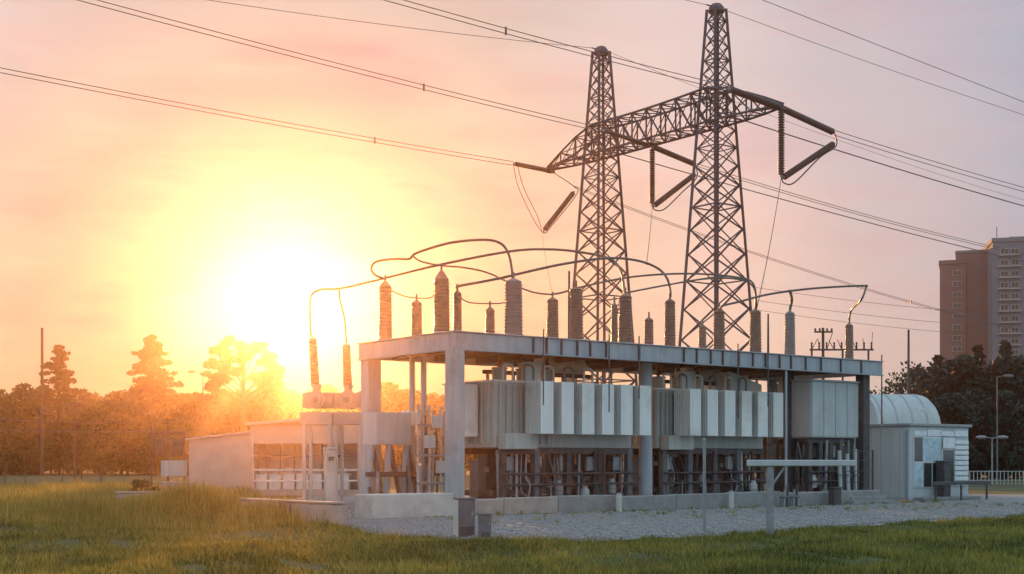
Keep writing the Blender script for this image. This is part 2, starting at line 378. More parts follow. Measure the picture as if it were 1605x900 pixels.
busbar('high arched busbar looping over the thick bushings, with a rounded end', [(606, 438, y1), (588, 431, y1), (582, 420, y1), (591, 410, y1), (620, 406, 55), (641, 406, 54.5), (650, 398, 54.3), (672, 390, 54), (710, 380, 53.6), (760, 376, 53.5), (785, 382, y6+.1), (797, 398, y6+.05), (802, 420, y6), (804, 438, y6)], .055)
busbar('thin sagging busbar crossing under the high arch to the rear row', [(648, 402, 54.4), (660, 410, 54.4), (690, 416, 54.6), (730, 420, 55), (765, 428, 56), (800, 444, 58), (835, 458, 60), (866, 462, Yf(866, 4.8))], .04)
y11 = Yf(1050, .8)
busbar('busbar rising from the narrow bushing and arching down between the masts', [(717, 452, Yf(717, 1.3)), (722, 448, 52.5), (780, 437, 53.5), (877, 415, 55.5), (950, 405, 57), (996, 408, 58), (1028, 419, 59), (1044, 434, y11), (1050, 452, y11), (1051, 466, y11)], .055)
busbar('low slanted busbar from the rear row towards the wire-fed bushing', [(866, 461, Yf(866, 4.8)), (880, 459, 60), (915, 449, 60.3), (992, 434, 61), (1077, 429, 61.6), (1150, 434, 61.8), (1180, 444, 61.6), (1186, 482, Yf(1184, .8))], .045)
busbar('thin upper busbar between the farther mast and the wire-fed bushing', [(980, 459, 57.6), (992, 457, 57.8), (1050, 446, 59), (1108, 437, 60), (1160, 438, 61), (1182, 452, 61.4), (1184, 482, Yf(1184, .8))], .04)
busbar('straight rising busbar with a kinked end dropping to the last bushing', [(1128, 484, Yf(1127, .8)), (1134, 479, 59.7), (1159, 473, 60.3), (1197, 463, 61), (1240, 456, 61.7), (1290, 451, 62.8), (1354, 448, 64), (1357, 451, 64.1), (1350, 470, 64), (1334, 487, Yf(1331, .9)), (1331, 505, Yf(1331, .9))], .05, k=4)
busbar('short tap from the straight busbar down to the blue-grey bushing', [(1238, 456, 61.7), (1241, 470, Yf(1238, .8)), (1238, 486, Yf(1238, .8))], .07)
busbar('thin droop linking the outer stout bushing and the domed one', [(606, 452, y1), (630, 463, 56.5), (650, 467, 57), (676, 466, 55), (690, 446, 53.2)], .03)
busbar('thin droop linking the narrow bushing and a rear one', [(720, 465, 52.5), (735, 474, 55), (768, 476, Yf(768, 5.4)), (795, 472, 57), (803, 445, y6)], .03)

# ------------------------------------------------------------------ transformers under the platform
def fin_radiator(w, l, h):
    m = MB(); n = 9
    for i in range(n):
        y = l*i/(n-1); m.box(0, w, y-.025, y+.025, 0, h)
    m.box(.12*w, .88*w, .03, l-.03, h-.22, h-.08); m.box(.12*w, .88*w, .03, l-.03, .08, .22)
    return m
rad_cache = {}
def radiator(T_, u, v, z0, w, l, h, mt='paint'):
    k = (round(w, 2), round(l, 2), round(h, 2), mt)
    if k not in rad_cache: rad_cache[k] = fin_radiator(w, l, h).mesh('radiator', mt)
    return put('radiator', rad_cache[k], T_.o, Vector((u, v, z0))-T_.b)
def small_bushing(T_, u, v, z, h=.7, r=.09):
    return T_.lathe('turret_bushing', [(r*.9, 0)]+[(r*(1.25 if i % 2 else .8), h*(i+1)/12) for i in range(11)]+[(r*.5, h), (r*.3, h+.12)], (u, v, z), 'porcelain', n=10)
def undercroft(T_, u0, u1, v0, v1, ztop, seed, n=30):
    """dark steel stand, pipes, valves and pumps below a tank"""
    rnd = random.Random(seed)
    for u in np.linspace(u0+.2, u1-.2, 5):
        for v in (v0+.15, v1-.3): T_.box('stand_leg', u-.14, u+.14, v-.14, v+.14, 0, ztop, rnd.choice(('brown_steel', 'dark_steel', 'pedestal')))
    T_.box('stand_beam', u0, u1, v0+.02, v0+.28, ztop-.25, ztop-.003, 'dark_steel'); T_.box('stand_beam', u0, u1, v1-.4, v1-.14, ztop-.25, ztop-.003, 'dark_steel')
    T_.box('oil_tray', u0-.1, u1+.1, v0+.4, v1, .55, .8, 'brown_steel')
    for i in range(n):
        u = rnd.uniform(u0, u1); v = rnd.uniform(v0-.2, v0+.9); k = rnd.random()
        if k < .55:
            T_.rod('pipe', (u, v, .05), (u+rnd.uniform(-.12, .12), v, ztop-.1), rnd.choice((.04, .06, .09)), rnd.choice(('galv', 'dark_steel', 'brown_steel', 'paint_grey')))
        elif k < .8:
            q = T_.lathe('pump', [(.16, 0), (.2, .06), (.2, .42), (.13, .5), (.13, .62), (.06, .64)], (u, v, .25+rnd.random()*.5), rnd.choice(('paint_grey', 'brown_steel')), n=14)
            T_.lathe('flange', [(.23, 0), (.23, .04)], (u, v, q.location.z+T_.b.z+.18), 'galv', q, n=14)
        else:
            T_.rod('valve_stem', (u, v, .2), (u, v, 1.1), .025, 'galv', n=6)
            T_.lathe('handwheel', [(.13, 0), (.15, .015), (.13, .03)], (u, v, 1.1), 'galv', n=12)
    va_ = v0+1.1; x = u0-.1; i = 0
    while x < u1:
        w_ = rnd.uniform(.28, .62); hz_ = ztop-.27-(rnd.random()**3)*.8
        T_.box('relay_cubicle', x, x+w_, va_+rnd.uniform(0, .3), va_+.9, .1, hz_, rnd.choice(('dark_steel', 'dark_steel', 'brown_steel', 'pedestal')))
        if rnd.random() < .6: T_.box('name_plate', x+.08, x+w_-.08, va_-.03, va_-.004, hz_-.5, hz_-.3, rnd.choice(('galv', 'paint_grey')), bev=0)
        x += w_+rnd.uniform(.03, .12)
    for i in range(n):
        u = rnd.uniform(u0, u1); v = rnd.uniform(v0-.1, v0+.6); z = rnd.uniform(.3, 1.0)
        T_.tube('hose', spline([(u, v, .1), (u+rnd.uniform(-.3, .3), v-.1, z), (u+rnd.uniform(-.4, .4), v, z+.3), (u+rnd.uniform(-.3, .3), v+.2, ztop-.2)], 4), rnd.choice((.025, .04)), rnd.choice(('dark_steel', 'galv', 'brown_steel')), n=6)
    for z in (.35, 1.0, 1.45): T_.rod('pipe', (u0, v0-.1, z), (u1, v0-.1, z+.02), .05, 'dark_steel')
    for i in range(5):
        u = u0+(u1-u0)*(i+.5)/5
        T_.box('junction_box', u-.2, u+.2, v0+.3, v0+.5, ztop-.95, ztop-.35, rnd.choice(('paint_grey', 'galv', 'brown_steel')))

def transformer(label, vR, pxs, thick_px, y0, y1, tank_px0, vback, seed):
    """pxs = bearings of the right edges of the radiator faces; vR = plane of their faces"""
    us = [u_at(q, vR) for q in pxs]; w = us[0]-u_at(pxs[0]-thick_px, vR)
    zt = z_at(y0, us[0], vR); zb = z_at(y1, us[0], vR); h = zt-zb; l = .95
    u0 = u_at(tank_px0, vR+l+.35); u1 = us[-1]+.1
    T_ = TH('power_transformer', label, 'transformer', (u0+u1)/2, vR+2, 0)
    for u in us: radiator(T_, u-w, vR, zb, w, l, h)
    va = vR+l+.22
    T_.box('tank', u0, u1, va+.15, vback, zb-.55, zt-.02, 'tank_paint')
    T_.box('tank_lid', u0-.07, u1+.07, va+.08, vback+.07, zt-.017, zt+.07, 'paint')
    for i in range(7):
        v = va+.45+i*(vback-va-.9)/6; T_.box('tank_rib', u0-.10, u0-.003, v-.05, v+.05, zb-.4, zt-.12, 'tank_paint')
    for i in range(8):
        u = u0+.25+i*(us[0]-w-u0+1.5)/8; T_.box('tank_rib', u-.045, u+.045, va+.03, va+.147, zb-.4, zt-.12, 'tank_paint')
    for z in (zb+.15, zt-.15): T_.rod('header_pipe', (us[0]-w/2, vR+l+.08, z), (us[-1]-w/2, vR+l+.08, z), .09, 'paint')
    T_.box('control_box', u0+.15, u0+1.75, va-.45, va+.1, zb-.62, zb+.02, 'tank_paint')
    # top gear
    q = T_.lathe('conservator', [(.05, -.02), (.42, 0), (.48, .06), (.48, 2.3), (.42, 2.36), (.05, 2.38)], (u0+.75*(u1-u0)-1.2, vback-.9, zt+1.0), 'paint', n=20, axis=Vector((1, 0, 0)))
    for du in (.4, 1.9): T_.box('saddle', u0+.75*(u1-u0)-1.2+du-.06, u0+.75*(u1-u0)-1.2+du+.06, vback-1.2, vback-.6, zt+.07, zt+.7, 'paint')
    for i in range(3):
        u = u0+.9+i*1.25; v = va+1.0
        tu = T_.lathe('turret', [(.3, 0), (.3, .5), (.34, .5), (.34, .56), (.2, .58)], (u, v, zt+.071), 'tank_paint', n=16)
        small_bushing(T_, u, v, zt+.65)
    for i in range(6):
        u = u0+.6+i*(u1-u0-1)/6
        T_.tube('top_pipe', spline([(u, va+.35, zt+.07), (u, va+.35, zt+.55), (u+.1, va+.4, zt+.72), (u+.45, va+.5, zt+.74), (u+.6, va+.5, zt+.6), (u+.6, va+.5, zt+.07)], 4), .05, ('paint', 'galv')[i % 2])
    T_.box('cable_trunk', u0+1.0, u1-.6, va+2.1, va+2.35, zt+.45, zt+.62, 'dark_steel')
    for i in range(4): 
        u = u0+1.2+i*(u1-u0-2)/4; T_.box('trunk_post', u-.04, u+.04, va+2.14, va+2.3, zt+.07, zt+.447, 'galv')
    T_.box('relay_box', u0+1.9, u0+2.7, va+.5, va+1.0, zt+.073, zt+.9, 'paint')
    undercroft(T_, u0+.2, u1, va, vback, zb-.56, seed)
    return T_, us, w, zb, zt, u0, u1, va
tA = transformer('white transformer with six tall fin radiators next to the round corner column', .35, [867, 899, 931, 962, 991, 1020], 20, 598, 680, 775, 5.2, 3)
T_ = tA[0]
for px in (728, 757): radiator(T_, u_at(px, 2.6), 2.6, tA[3]-.1, .65, .95, tA[4]-tA[3])
tB = transformer('white transformer with six shorter fin radiators behind the T-shaped rail', .6, [1098, 1125, 1152, 1178, 1203, 1227], 17, 610, 683, 1030, 5.4, 5)
T_, us, w, zb, zt, u0, u1, va = tB
T_.mb('sloped_hood', MB().add([(0, 0, 0), (2.2, 0, 0), (2.2, 1.2, 0), (0, 1.2, 0), (0, 0, 1.0), (2.2, 0, .45), (2.2, 1.2, .45), (0, 1.2, 1.0)], [(0, 3, 2, 1), (4, 5, 6, 7), (0, 1, 5, 4), (1, 2, 6, 5), (2, 3, 7, 6), (3, 0, 4, 7)]), (u_at(1142, va+1.3), va+1.2, zt+.075), 'paint')
# third unit: plain panelled enclosure
uc0 = u_at(1272, .5); uc1 = u_at(1345, .5); zt = z_at(597, uc0, .5); zb = z_at(686, uc0, .5); vc1 = .5+v_at(1244, uc0)-.5
T_ = TH('panelled_enclosure', 'tall plain pale blue-grey panelled transformer enclosure near the far column', 'enclosure', (uc0+uc1)/2, 2, 0)
T_.box('housing', uc0, uc1, .52, max(vc1, 2.6), zb, zt, 'shed_wall')
T_.box('roof', uc0-.08, uc1+.08, .42, max(vc1, 2.6)+.08, zt+.002, zt+.09, 'shed_wall')
for i in range(4):
    a = uc0+(uc1-uc0)*i/4+.02; b = uc0+(uc1-uc0)*(i+1)/4-.02; T_.box('panel', a, b, .47, .517, zb+.05, zt-.05, 'shed_wall', bev=.012)
for i in range(2):
    a = .55+i*1.05; T_.box('panel', uc0-.04, uc0-.003, a, a+1.0, zb+.05, zt-.05, 'shed_wall', bev=.012)
undercroft(T_, uc0, uc1, .7, 3.2, zb-.003, 9, 22)
for px in (1318, 1330, 1343):
    u = u_at(px, 0); T_.rod('cable_riser', (u, 0, .1), (u, .1, 2.3+random.random()*.5), .10, 'paint_grey'); T_.lathe('riser_flange', [(.16, 0), (.16, .06)], (u, .04, 1.3), 'galv')

# equipment stand under the outer end of the deck
uL = u_at(590, 4.2); uR = u_at(645, 4.2)
z1 = z_at(646, uL, 4.2); z0 = z_at(697, uL, 4.2)
T_ = TH('cabinet_stand', 'grey cabinet on splayed steel legs under the outer end of the deck', 'cabinet', (uL+uR)/2, 4.8, 0)
cb = T_.box('cabinet', uL, uR, 4.2, 5.3, z0, z1, 'paint_grey')
T_.box('door', uL+.08, (uL+uR)/2-.02, 4.15, 4.197, z0+.08, z1-.08, 'paint_grey', cb); T_.box('door', (uL+uR)/2+.02, uR-.08, 4.15, 4.197, z0+.08, z1-.08, 'paint_grey', cb)
T_.box('vent_duct', uR-.02, uR+.55, 4.4, 5.0, z1-.5, z1+.1, 'paint')
for q in (0, .5, 1):
    u = uL+(uR-uL)*q
    T_.rod('leg', (u-.35, 4.3, 0), (u, 4.6, z0), .13, 'deck_paint'); T_.rod('leg', (u+.45, 4.3, 0), (u+.05, 4.6, z0), .10, 'brown_steel')
for i in range(14):
    u = random.uniform(uL-.6, uR+2.2); v = random.uniform(3.4, 4.4)
    T_.rod('pipe', (u, v, .05), (u+random.uniform(-.15, .15), v, random.uniform(.8, 2.6)), random.choice((.04, .07)), random.choice(('brown_steel', 'galv', 'paint_grey')))
T_.box('lower_beam', uL-.5, uR+1.6, 4.05, 4.25, 1.35, 1.55, 'brown_steel')
# steel frame with light boxes beside the corner column
T_ = TH('pipe_manifold', 'rack of thin upright pipes and small boxes just outside the corner column', 'pipe rack', 0.2, 3.2, 0)
for i in range(8):
    u = u_at(655+i*6, 3.0); T_.rod('pipe', (u, 3.0, .05), (u, 3.0, 4.2-.2*(i % 3)), .045, ('paint_grey', 'galv', 'brown_steel')[i % 3])
for z in (1.1, 2.2, 3.4): T_.rod('pipe_rail', (u_at(652, 3.0), 2.9, z), (u_at(700, 3.0), 2.9, z), .05, 'galv')
for px, z in ((672, 2.5), (690, 1.5), (684, 3.3)): u = u_at(px, 2.8); T_.box('meter_box', u-.2, u+.2, 2.6, 2.85, z, z+.5, 'paint_grey')

# ------------------------------------------------------------------ gas switchgear and outer equipment, towards the low sun
def gis(label, px, Y, yc, r):
    c = P(px, yc, Y); o = thing('gas_switchgear', label, 'switchgear', (c.x, c.y, 0), R(-8))
    ax = Vector((.05, -1, 0)).normalized(); cz = c.z
    MB().lathe([(r*.9, -1.2), (r, -1.1), (r, .2), (r*1.2, .2), (r*1.2, .3), (r*.86, .3), (r*.8, .38), (r*.4, .42)], 22, ax).build('pressure_vessel', 'shed_pink', o, (0, 0, cz), smooth=True)
    MB().lathe([(r*.38, .0), (r*.38, .05), (r*.3, .06)], 14, ax).build('sight_glass', 'glass', o, (.0, -.41, cz))
    MB().box(-.72, .72, .1, 1.1, 0, r*1.9).build('housing', 'shed_pink', o, (0, 0, cz-r*.95))
    MB().box(-.75, .75, -.15, 1.2, 0, .55).build('mechanism_box', 'shed_pink', o, (0, 0, cz-r-.75))
    for x in (-.6, .6):
        for y in (0, 1.0): MB().box(x-.07, x+.07, y-.07, y+.07, 0, cz-r-.752).build('leg', 'paint_grey', o)
    MB().lathe([(.2, 0), (.2, .35), (.26, .35), (.26, .42)], 16).build('riser', 'shed_pink', o, (-.1, .25, cz+r*.7), smooth=True)
    return o
gis('pale round-fronted gas switchgear unit carrying the small outer tilted bushing', 497, 61, 627, .36)
gis('pale round-fronted gas switchgear unit carrying the tilted bushing nearer the deck', 547, 61, 627, .36)
for lab, a, b in (('small tilted bushing at the beginning of the longest busbar', (494, 602), (490, 531)), ('small tilted bushing nearer the deck, below the short curved tap', (545, 603), (543, 541))):
    A = P(*a, 60.6); B = P(*b, 60.2); d = B-A; h = d.length; r = .23
    o = thing('porcelain_bushing', lab, 'bushing', A)
    q = d.normalized()
    MB().lathe([(r*x, y*h/1.0) for x, y in [(.8, 0)]]+[(r*(1 if i % 2 else .78)*(1-.12*i/36), h*(i+1)/38) for i in range(36)]+[(r*.6, h)], 14, q).build('insulator_body', 'porcelain', o, smooth=True)
    MB().lathe([(r*1.1, 0), (r*1.1, .06)], 14, q).build('base_flange', 'alu', o, -q*.05)
    MB().lathe([(r*.7, 0), (r*.7, .06), (r*.2, .1), (.04, .2)], 12, q).build('cap', 'alu', o, q*(h+.002), smooth=True)

def bbox(o, name, x0, x1, y0, y1, z0, z1, m, bev=.02, par_off=(0, 0, 0)):
    return put(name, box_mesh(x1-x0, y1-y0, z1-z0, m, bev), o, Vector(((x0+x1)/2, (y0+y1)/2, (z0+z1)/2))-Vector(par_off))
# low flat shed
Yb = 86; x0 = (296-CX)/F*Yb; x1 = (392-CX)/F*Yb
o = thing('low_shed', 'plain pinkish low shed with a slanting flat roof beside the wild grass', 'shed', ((x0+x1)/2, Yb, 0))
hw = (x1-x0)/2
MB().add([(-hw, 0, 0), (hw, 0, 0), (hw, 5, 0), (-hw, 5, 0), (-hw, 0, 3.3), (hw, 0, 3.75), (hw, 5, 3.75), (-hw, 5, 3.3)], [(0, 3, 2, 1), (4, 5, 6, 7), (0, 1, 5, 4), (1, 2, 6, 5), (2, 3, 7, 6), (3, 0, 4, 7)]).build('wall', 'shed_pink', o)
MB().add([(-hw-.2, -.2, 3.3), (hw, -.2, 3.76), (hw, 5.2, 3.76), (-hw-.2, 5.2, 3.3), (-hw-.2, -.2, 3.42), (hw, -.2, 3.9), (hw, 5.2, 3.9), (-hw-.2, 5.2, 3.42)], [(0, 3, 2, 1), (4, 5, 6, 7), (0, 1, 5, 4), (1, 2, 6, 5), (2, 3, 7, 6), (3, 0, 4, 7)]).build('roof', 'roof_sheet', o)
# open-fronted switchgear house with white units
Yb = 76; x0 = (392-CX)/F*Yb; x1 = (566-CX)/F*Yb; wd = x1-x0
o = thing('switchgear_house', 'long open-fronted switchgear house with rows of white units inside', 'building', ((x0+x1)/2, Yb, 0)); hw = wd/2
bbox(o, 'floor_slab', -hw, hw, -.2, 6, 0, .35, 'concrete_warm'); bbox(o, 'back_wall', -hw+.21, hw-.21, 1.75, 1.95, .353, 3.98, 'shed_pink')
bbox(o, 'side_wall', -hw, -hw+.2, .1, 5.69, .353, 4.0, 'shed_pink'); bbox(o, 'side_wall', hw-.2, hw, .1, 5.69, .353, 4.0, 'shed_pink')
bbox(o, 'upper_panel', -hw+.203, hw-.203, .1, .25, 2.95, 4.0, 'shed_pink')
MB().add([(-hw-.2, -.3, 4.0), (hw+.2, -.3, 4.5), (hw+.2, 6.3, 4.5), (-hw-.2, 6.3, 4.0), (-hw-.2, -.3, 4.16), (hw+.2, -.3, 4.66), (hw+.2, 6.3, 4.66), (-hw-.2, 6.3, 4.16)], [(0, 3, 2, 1), (4, 5, 6, 7), (0, 1, 5, 4), (1, 2, 6, 5), (2, 3, 7, 6), (3, 0, 4, 7)]).build('roof', 'shed_pink', o)
for i in range(7):
    x = -hw+.55+i*.78; c = bbox(o, 'white_unit', x-.33, x+.33, .4, 1.4, .353, 1.25, 'white_paint'); bbox(c, 'unit_top', -.2, .2, -.2, .2, .452, .8, 'shed_pink')
    bbox(o, 'post', x-.42, x-.34, .12, .25, 1.5, 2.947, 'brown_steel')
bbox(o, 'rail', -hw+.21, hw-.21, .02, .1, 2.2, 2.32, 'brown_steel'); bbox(o, 'rail', -hw+.21, hw-.21, .02, .1, 1.42, 1.52, 'white_paint')
bbox(o, 'rail', -hw+.21, hw-.21, -.1, .0, .8, .9, 'white_paint')
# white pillar, low walls
c = GX(517, 803); o = thing('white_pillar', 'square white concrete pillar at the end of the low pinkish wall', 'pillar', c, R(20))
bbox(o, 'shaft', -.2, .2, -.2, .2, 0, 2.4, 'concrete_light'); bbox(o, 'cap', -.24, .24, -.24, .24, 2.403, 2.52, 'concrete_light'); bbox(o, 'lamp_bracket', -.1, .1, -.34, -.203, 2.0, 2.15, 'dark_steel')
def lowwall(label, a, b, ztop, m, th=.4, n=3, name='low_wall'):
    a = Vector(a); b = Vector(b); d = b-a; l = d.length; o = thing(name, label, 'wall', a, math.atan2(d.y, d.x))
    for i in range(n): bbox(o, 'block', l*i/n+.008, l*(i+1)/n-.008, -th/2, th/2, -.05, ztop-.08+random.uniform(-.01, .01), m, .025)
    bbox(o, 'coping', -.03, l+.03, -th/2-.03, th/2+.03, ztop-.065, ztop, m)
    return o
lowwall('low pinkish block wall in the weeds ending at the white pillar', GX(385, 815), GX(530, 825), .74, 'concrete_warm', n=4)
lowwall('short low grey wall among the tall weeds before the shed', GX(184, 797), GX(292, 795), .7, 'concrete_warm', n=3)

# transformer on a small frame beyond the shed
c = P(268, 700, 90); o = thing('pole_transformer', 'small rusty transformer frame with a white box by the low shed', 'transformer', (c.x, c.y, 0))
for x in (-1.3, -.2, .9): bbox(o, 'post', x-.06, x+.06, -.06, .06, 0, 4.1, 'brown_steel')
bbox(o, 'crossbar', -1.5, 1.1, -.14, -.063, 3.7, 3.85, 'brown_steel')
for x in (-.75, .35): MB().lathe([(.36, 0), (.4, .1), (.4, 1.0), (.34, 1.15), (.1, 1.2)], 14).build('oil_can', 'brown_steel', o, (x, .35, 2.3), smooth=True)
bbox(o, 'white_box', -.6, 1.0, -.3, .4, .95, 2.0, 'paint_grey'); bbox(o, 'plinth', -.7, 1.1, -.35, .6, 0, .6, 'concrete_warm')

# ------------------------------------------------------------------ concrete barrier in front
def block(label, u0, u1, z1, m, v=-2.4, th=.55, group=None):
    o = TH('concrete_block', label, 'concrete block', (u0+u1)/2, v, 0, group)
    o.box('body', u0+.01, u1-.01, v, v+th, 0.0, z1, m, bev=.03)
    for u in (u0+.25*(u1-u0), u0+.75*(u1-u0)): o.tube('lifting_loop', spline([(u-.08, v+th/2, z1-.02), (u-.06, v+th/2, z1+.08), (u+.06, v+th/2, z1+.08), (u+.08, v+th/2, z1-.02)], 3), .012, 'dark_steel', n=5)
    return o
block('big clean pale concrete block before the corner column', u_at(583, -2.5), u_at(711, -2.5), .84, 'concrete_light', v=-2.5, th=1.2)
G = 'grey blocks of the concrete barrier'
edges = [748, 790, 875, 970, 1060, 1150, 1225, 1300, 1381]
for i in range(len(edges)-1):
    block(('weathered beige-grey concrete block beside the two dark pedestals' if i == 0 else 'long beige block of the barrier, next to the weathered one' if i == 1 else 'dull grey concrete block of the low barrier before the transformers'), u_at(edges[i], -2.4), u_at(edges[i+1], -2.4), .60+.03*(i % 3), 'concrete_warm' if i < 2 else 'concrete', group=None if i < 2 else G)
for px in (970, 1146): 
    u = u_at(px, -2.75); t = TH('stub_post', 'short pale stub post standing against the grey barrier', 'post', u, -2.75, 0, 'stub posts at the barrier'); t.rod('shaft', (u, -2.75, 0), (u, -2.75, .68), .12, 'concrete_light'); t.lathe('cap', [(.125, 0), (.1, .05), (.03, .07)], (u, -2.75, .683), 'galv')
u = u_at(1308, -2.9); t = TH('dark_hydrant_box', 'squat dark box by the barrier behind the T-shaped rail', 'box', u, -2.9); t.box('body', u-.25, u+.25, -3.1, -2.75, 0, .75, 'dark_steel'); t.box('lid', u-.28, u+.28, -3.13, -2.72, .753, .82, 'dark_steel')
u = u_at(1236, -3.1); t = TH('valve_cluster', 'cluster of small blue-grey pipes and valves in front of the barrier', 'valves', u, -3.1)
for i in range(6): t.rod('pipe', (u-.5+i*.2, -3.1, 0), (u-.5+i*.2+.05, -3.1, .5+.25*(i % 3)), .05, ('pedestal', 'galv', 'dark_steel')[i % 3])
t.rod('cross_pipe', (u-.6, -3.15, .45), (u+.6, -3.15, .45), .045, 'pedestal')
steps = TH('concrete_steps', 'low concrete steps at the corner of the pale shed', 'steps', u_at(1350, -2.3), -2.0)
for i in range(3): steps.box('step', u_at(1322, -2.3)+.35*i, u_at(1376, -2.3)+.4, -2.9+.4*i, -1.3, .18*i+.002, .18*(i+1), 'concrete')

# dark pedestals on the gravel edge
for lab, px, py, wpx, hpx in (('taller dark utility pedestal with a pale edge, on the gravel', 728, 842, 33, 62), ('shorter dark utility pedestal beside the taller one', 759.5, 845, 21, 40)):
    c = GX(px, py); k = c.y/F; w = wpx*k; h = hpx*k
    o = thing('utility_pedestal', lab, 'pedestal', (c.x, c.y, 0), R(24))
    bbox(o, 'body', -w/2*.86, w/2*.86, -w*.3, w*.3, 0, h-.05, 'pedestal', .015); bbox(o, 'lid', -w/2*.9, w/2*.9, -w*.34, w*.34, h-.047, h, 'pedestal', .012)
    bbox(o, 'door', -w*.36, w*.36, -w*.32, -w*.303, h*.3, h-.1, 'pedestal', .004); bbox(o, 'lower_panel', -w*.36, w*.36, -w*.32, -w*.303, .05, h*.27, 'dark_steel', .004); bbox(o, 'latch', w*.22, w*.3, -w*.35, -w*.323, h*.55, h*.66, 'galv', .003)
    if wpx > 30: bbox(o, 'pale_side', -w*.47, -w*.433, -w*.31, w*.3, .02, h-.06, 'concrete_light', .004)  # thin paler plate over the left side face of the taller one
# T-shaped rail and thin post
c = GX(1207, 839); k = c.y/F; o = thing('t_shaped_rail', 'T-shaped grey post with a long horizontal bar across its top', 'post', (c.x, c.y, 0), R(6))
bbox(o, 'post', -.085, .085, -.085, .085, 0, (839-731)*k, 'galv'); bbox(o, 'cross_bar', -(1207-1171)*k, (1345-1207)*k, -.12, .12, (839-731)*k+.003, (839-721)*k, 'paint_grey', .02)
MB().rod((.06, 0, 1.35), (.42, 0, (839-731)*k), .035).build('brace', 'galv', o)
c = GX(1104, 836); o = thing('thin_marker_post', 'thin plain grey marker post standing alone at the gravel edge', 'post', c); k = c.y/F
MB().rod((0, 0, 0), (0, 0, 146*k), .045, 10).build('shaft', 'galv', o, smooth=True); MB().lathe([(.055, 0), (.05, .04), (.01, .06)], 10).build('cap', 'galv', o, (0, 0, 146*k), smooth=True)

# ------------------------------------------------------------------ pale shed with glazed front, round hut behind
us = 27.2; vs = -.56; ue = u_at(1518, vs); ve = v_at(1338, us); hs = 3.72
T_ = TH('pale_shed', 'pale flat-roofed shed with a glazed front beside the platform end', 'shed', (us+ue)/2, (vs+ve)/2)
T_.box('wall', us, ue, vs, ve, 0, hs, 'shed_wall'); T_.box('roof', us-.12, ue+.12, vs-.15, ve+.12, hs+.003, hs+.14, 'roof_sheet')
n = 6
for i in range(n): T_.box('cladding_panel', us-.03, us-.002, vs+(ve-vs)*i/n+.01, vs+(ve-vs)*(i+1)/n-.01, .12, hs-.08, 'shed_wall', bev=.01)
def fx(px): return u_at(px, vs)
def fz(py): return z_at(py, fx(1470), vs)
def glazed(px0, px1, py0, py1, cols, rows_, gm='glass', fm='white_paint', nm='window'):
    a, b = fx(px0), fx(px1); z0, z1 = fz(py1), fz(py0)
    f = T_.box(nm, a, b, vs-.06, vs-.003, z0, z1, fm)
    for i in range(cols):
        for j in range(rows_):
            T_.box('pane', a+(b-a)*i/cols+.04, a+(b-a)*(i+1)/cols-.04, vs-.075, vs-.063, z0+(z1-z0)*j/rows_+.04, z0+(z1-z0)*(j+1)/rows_-.04, 'sky_reflect_pane' if (gm == 'glass' and nm == 'window' and (i+2*j) % 4 in (0, 3)) else gm, f, bev=0)  # some window panes get the painted sky reflection, the rest plain glass
glazed(1431, 1473, 685, 764, 3, 2); glazed(1476, 1494, 704, 762, 1, 1, nm='door'); 
for i in range(9):
    z0 = fz(762-8.2*i); T_.box('louvre', fx(1495), fx(1516), vs-.10, vs-.004, z0, z0+.2, 'sheeting')
for i in range(4): 
    a = fx(1432+i*21); b = fx(1452+i*21); T_.box('upper_sheet', a, b, vs-.05-.01*i, vs-.003, fz(684), fz(676-2*(i % 2)), 'sheeting')
T_.box('draped_sheet', fx(1476), fx(1494), vs-.1, vs-.07, fz(703), fz(686), 'sheeting', bev=.03)
T_.box('front_step', fx(1429), fx(1519), vs-.7, vs-.12, 0.02, .18, 'concrete')
T_.mb('downpipe', MB().tube([(0, 0, 0), (0, 0, 3.4)], .05), (us-.08, vs+.12, .1), 'galv')
ub = fx(1468)
t = TH('dark_bin', 'tall dark bin standing against the glazed shed front', 'bin', ub, vs-.45)
t.box('body', ub-.28, ub+.28, vs-.65, vs-.15, 0.18, 1.9, 'dark_steel'); t.box('lid', ub-.31, ub+.31, vs-.68, vs-.12, 1.903, 2.0, 'dark_steel')
t = TH('dark_rail', 'long dark low rail in front of the glazed shed', 'rail', fx(1474), vs-1.2)
t.box('bar', fx(1430), fx(1520), vs-1.26, vs-1.16, .78, .96, 'dark_steel')
for px in (1434, 1474, 1514): t.box('leg', fx(px)-.05, fx(px)+.05, vs-1.255, vs-1.165, 0, .777, 'dark_steel')
u = u_at(1368, -1.5); t = TH('chain_fence', 'short dark wire fence panel between platform end and shed', 'fence', u, -1.5)
for px in (1322, 1345, 1368): a = u_at(px, -1.5); t.rod('post', (a, -1.5, 0), (a, -1.5, 2.5), .045, 'dark_steel')
for z in (.5, 1.0, 1.5, 2.0, 2.45): t.rod('wire', (u_at(1322, -1.5), -1.5, z), (u, -1.5, z), .016, 'dark_steel', n=5)
# barrel-roofed hut
Yh = 84; c = P(1391, 722, Yh); rr = 2.45; hb = EYE+(HZ-618)/F*Yh-rr
o = thing('barrel_hut', 'white round-roofed hut rising behind the pale shed', 'hut', (c.x, c.y, 0), R(12)); lg = 1.85
def arch(r, n=18): return [(r*math.cos(PI*i/n), r*math.sin(PI*i/n)) for i in range(n+1)]
m = MB(); pr = [(rr, -hb)]+arch(rr)+[(-rr, -hb)]; nv = len(pr)
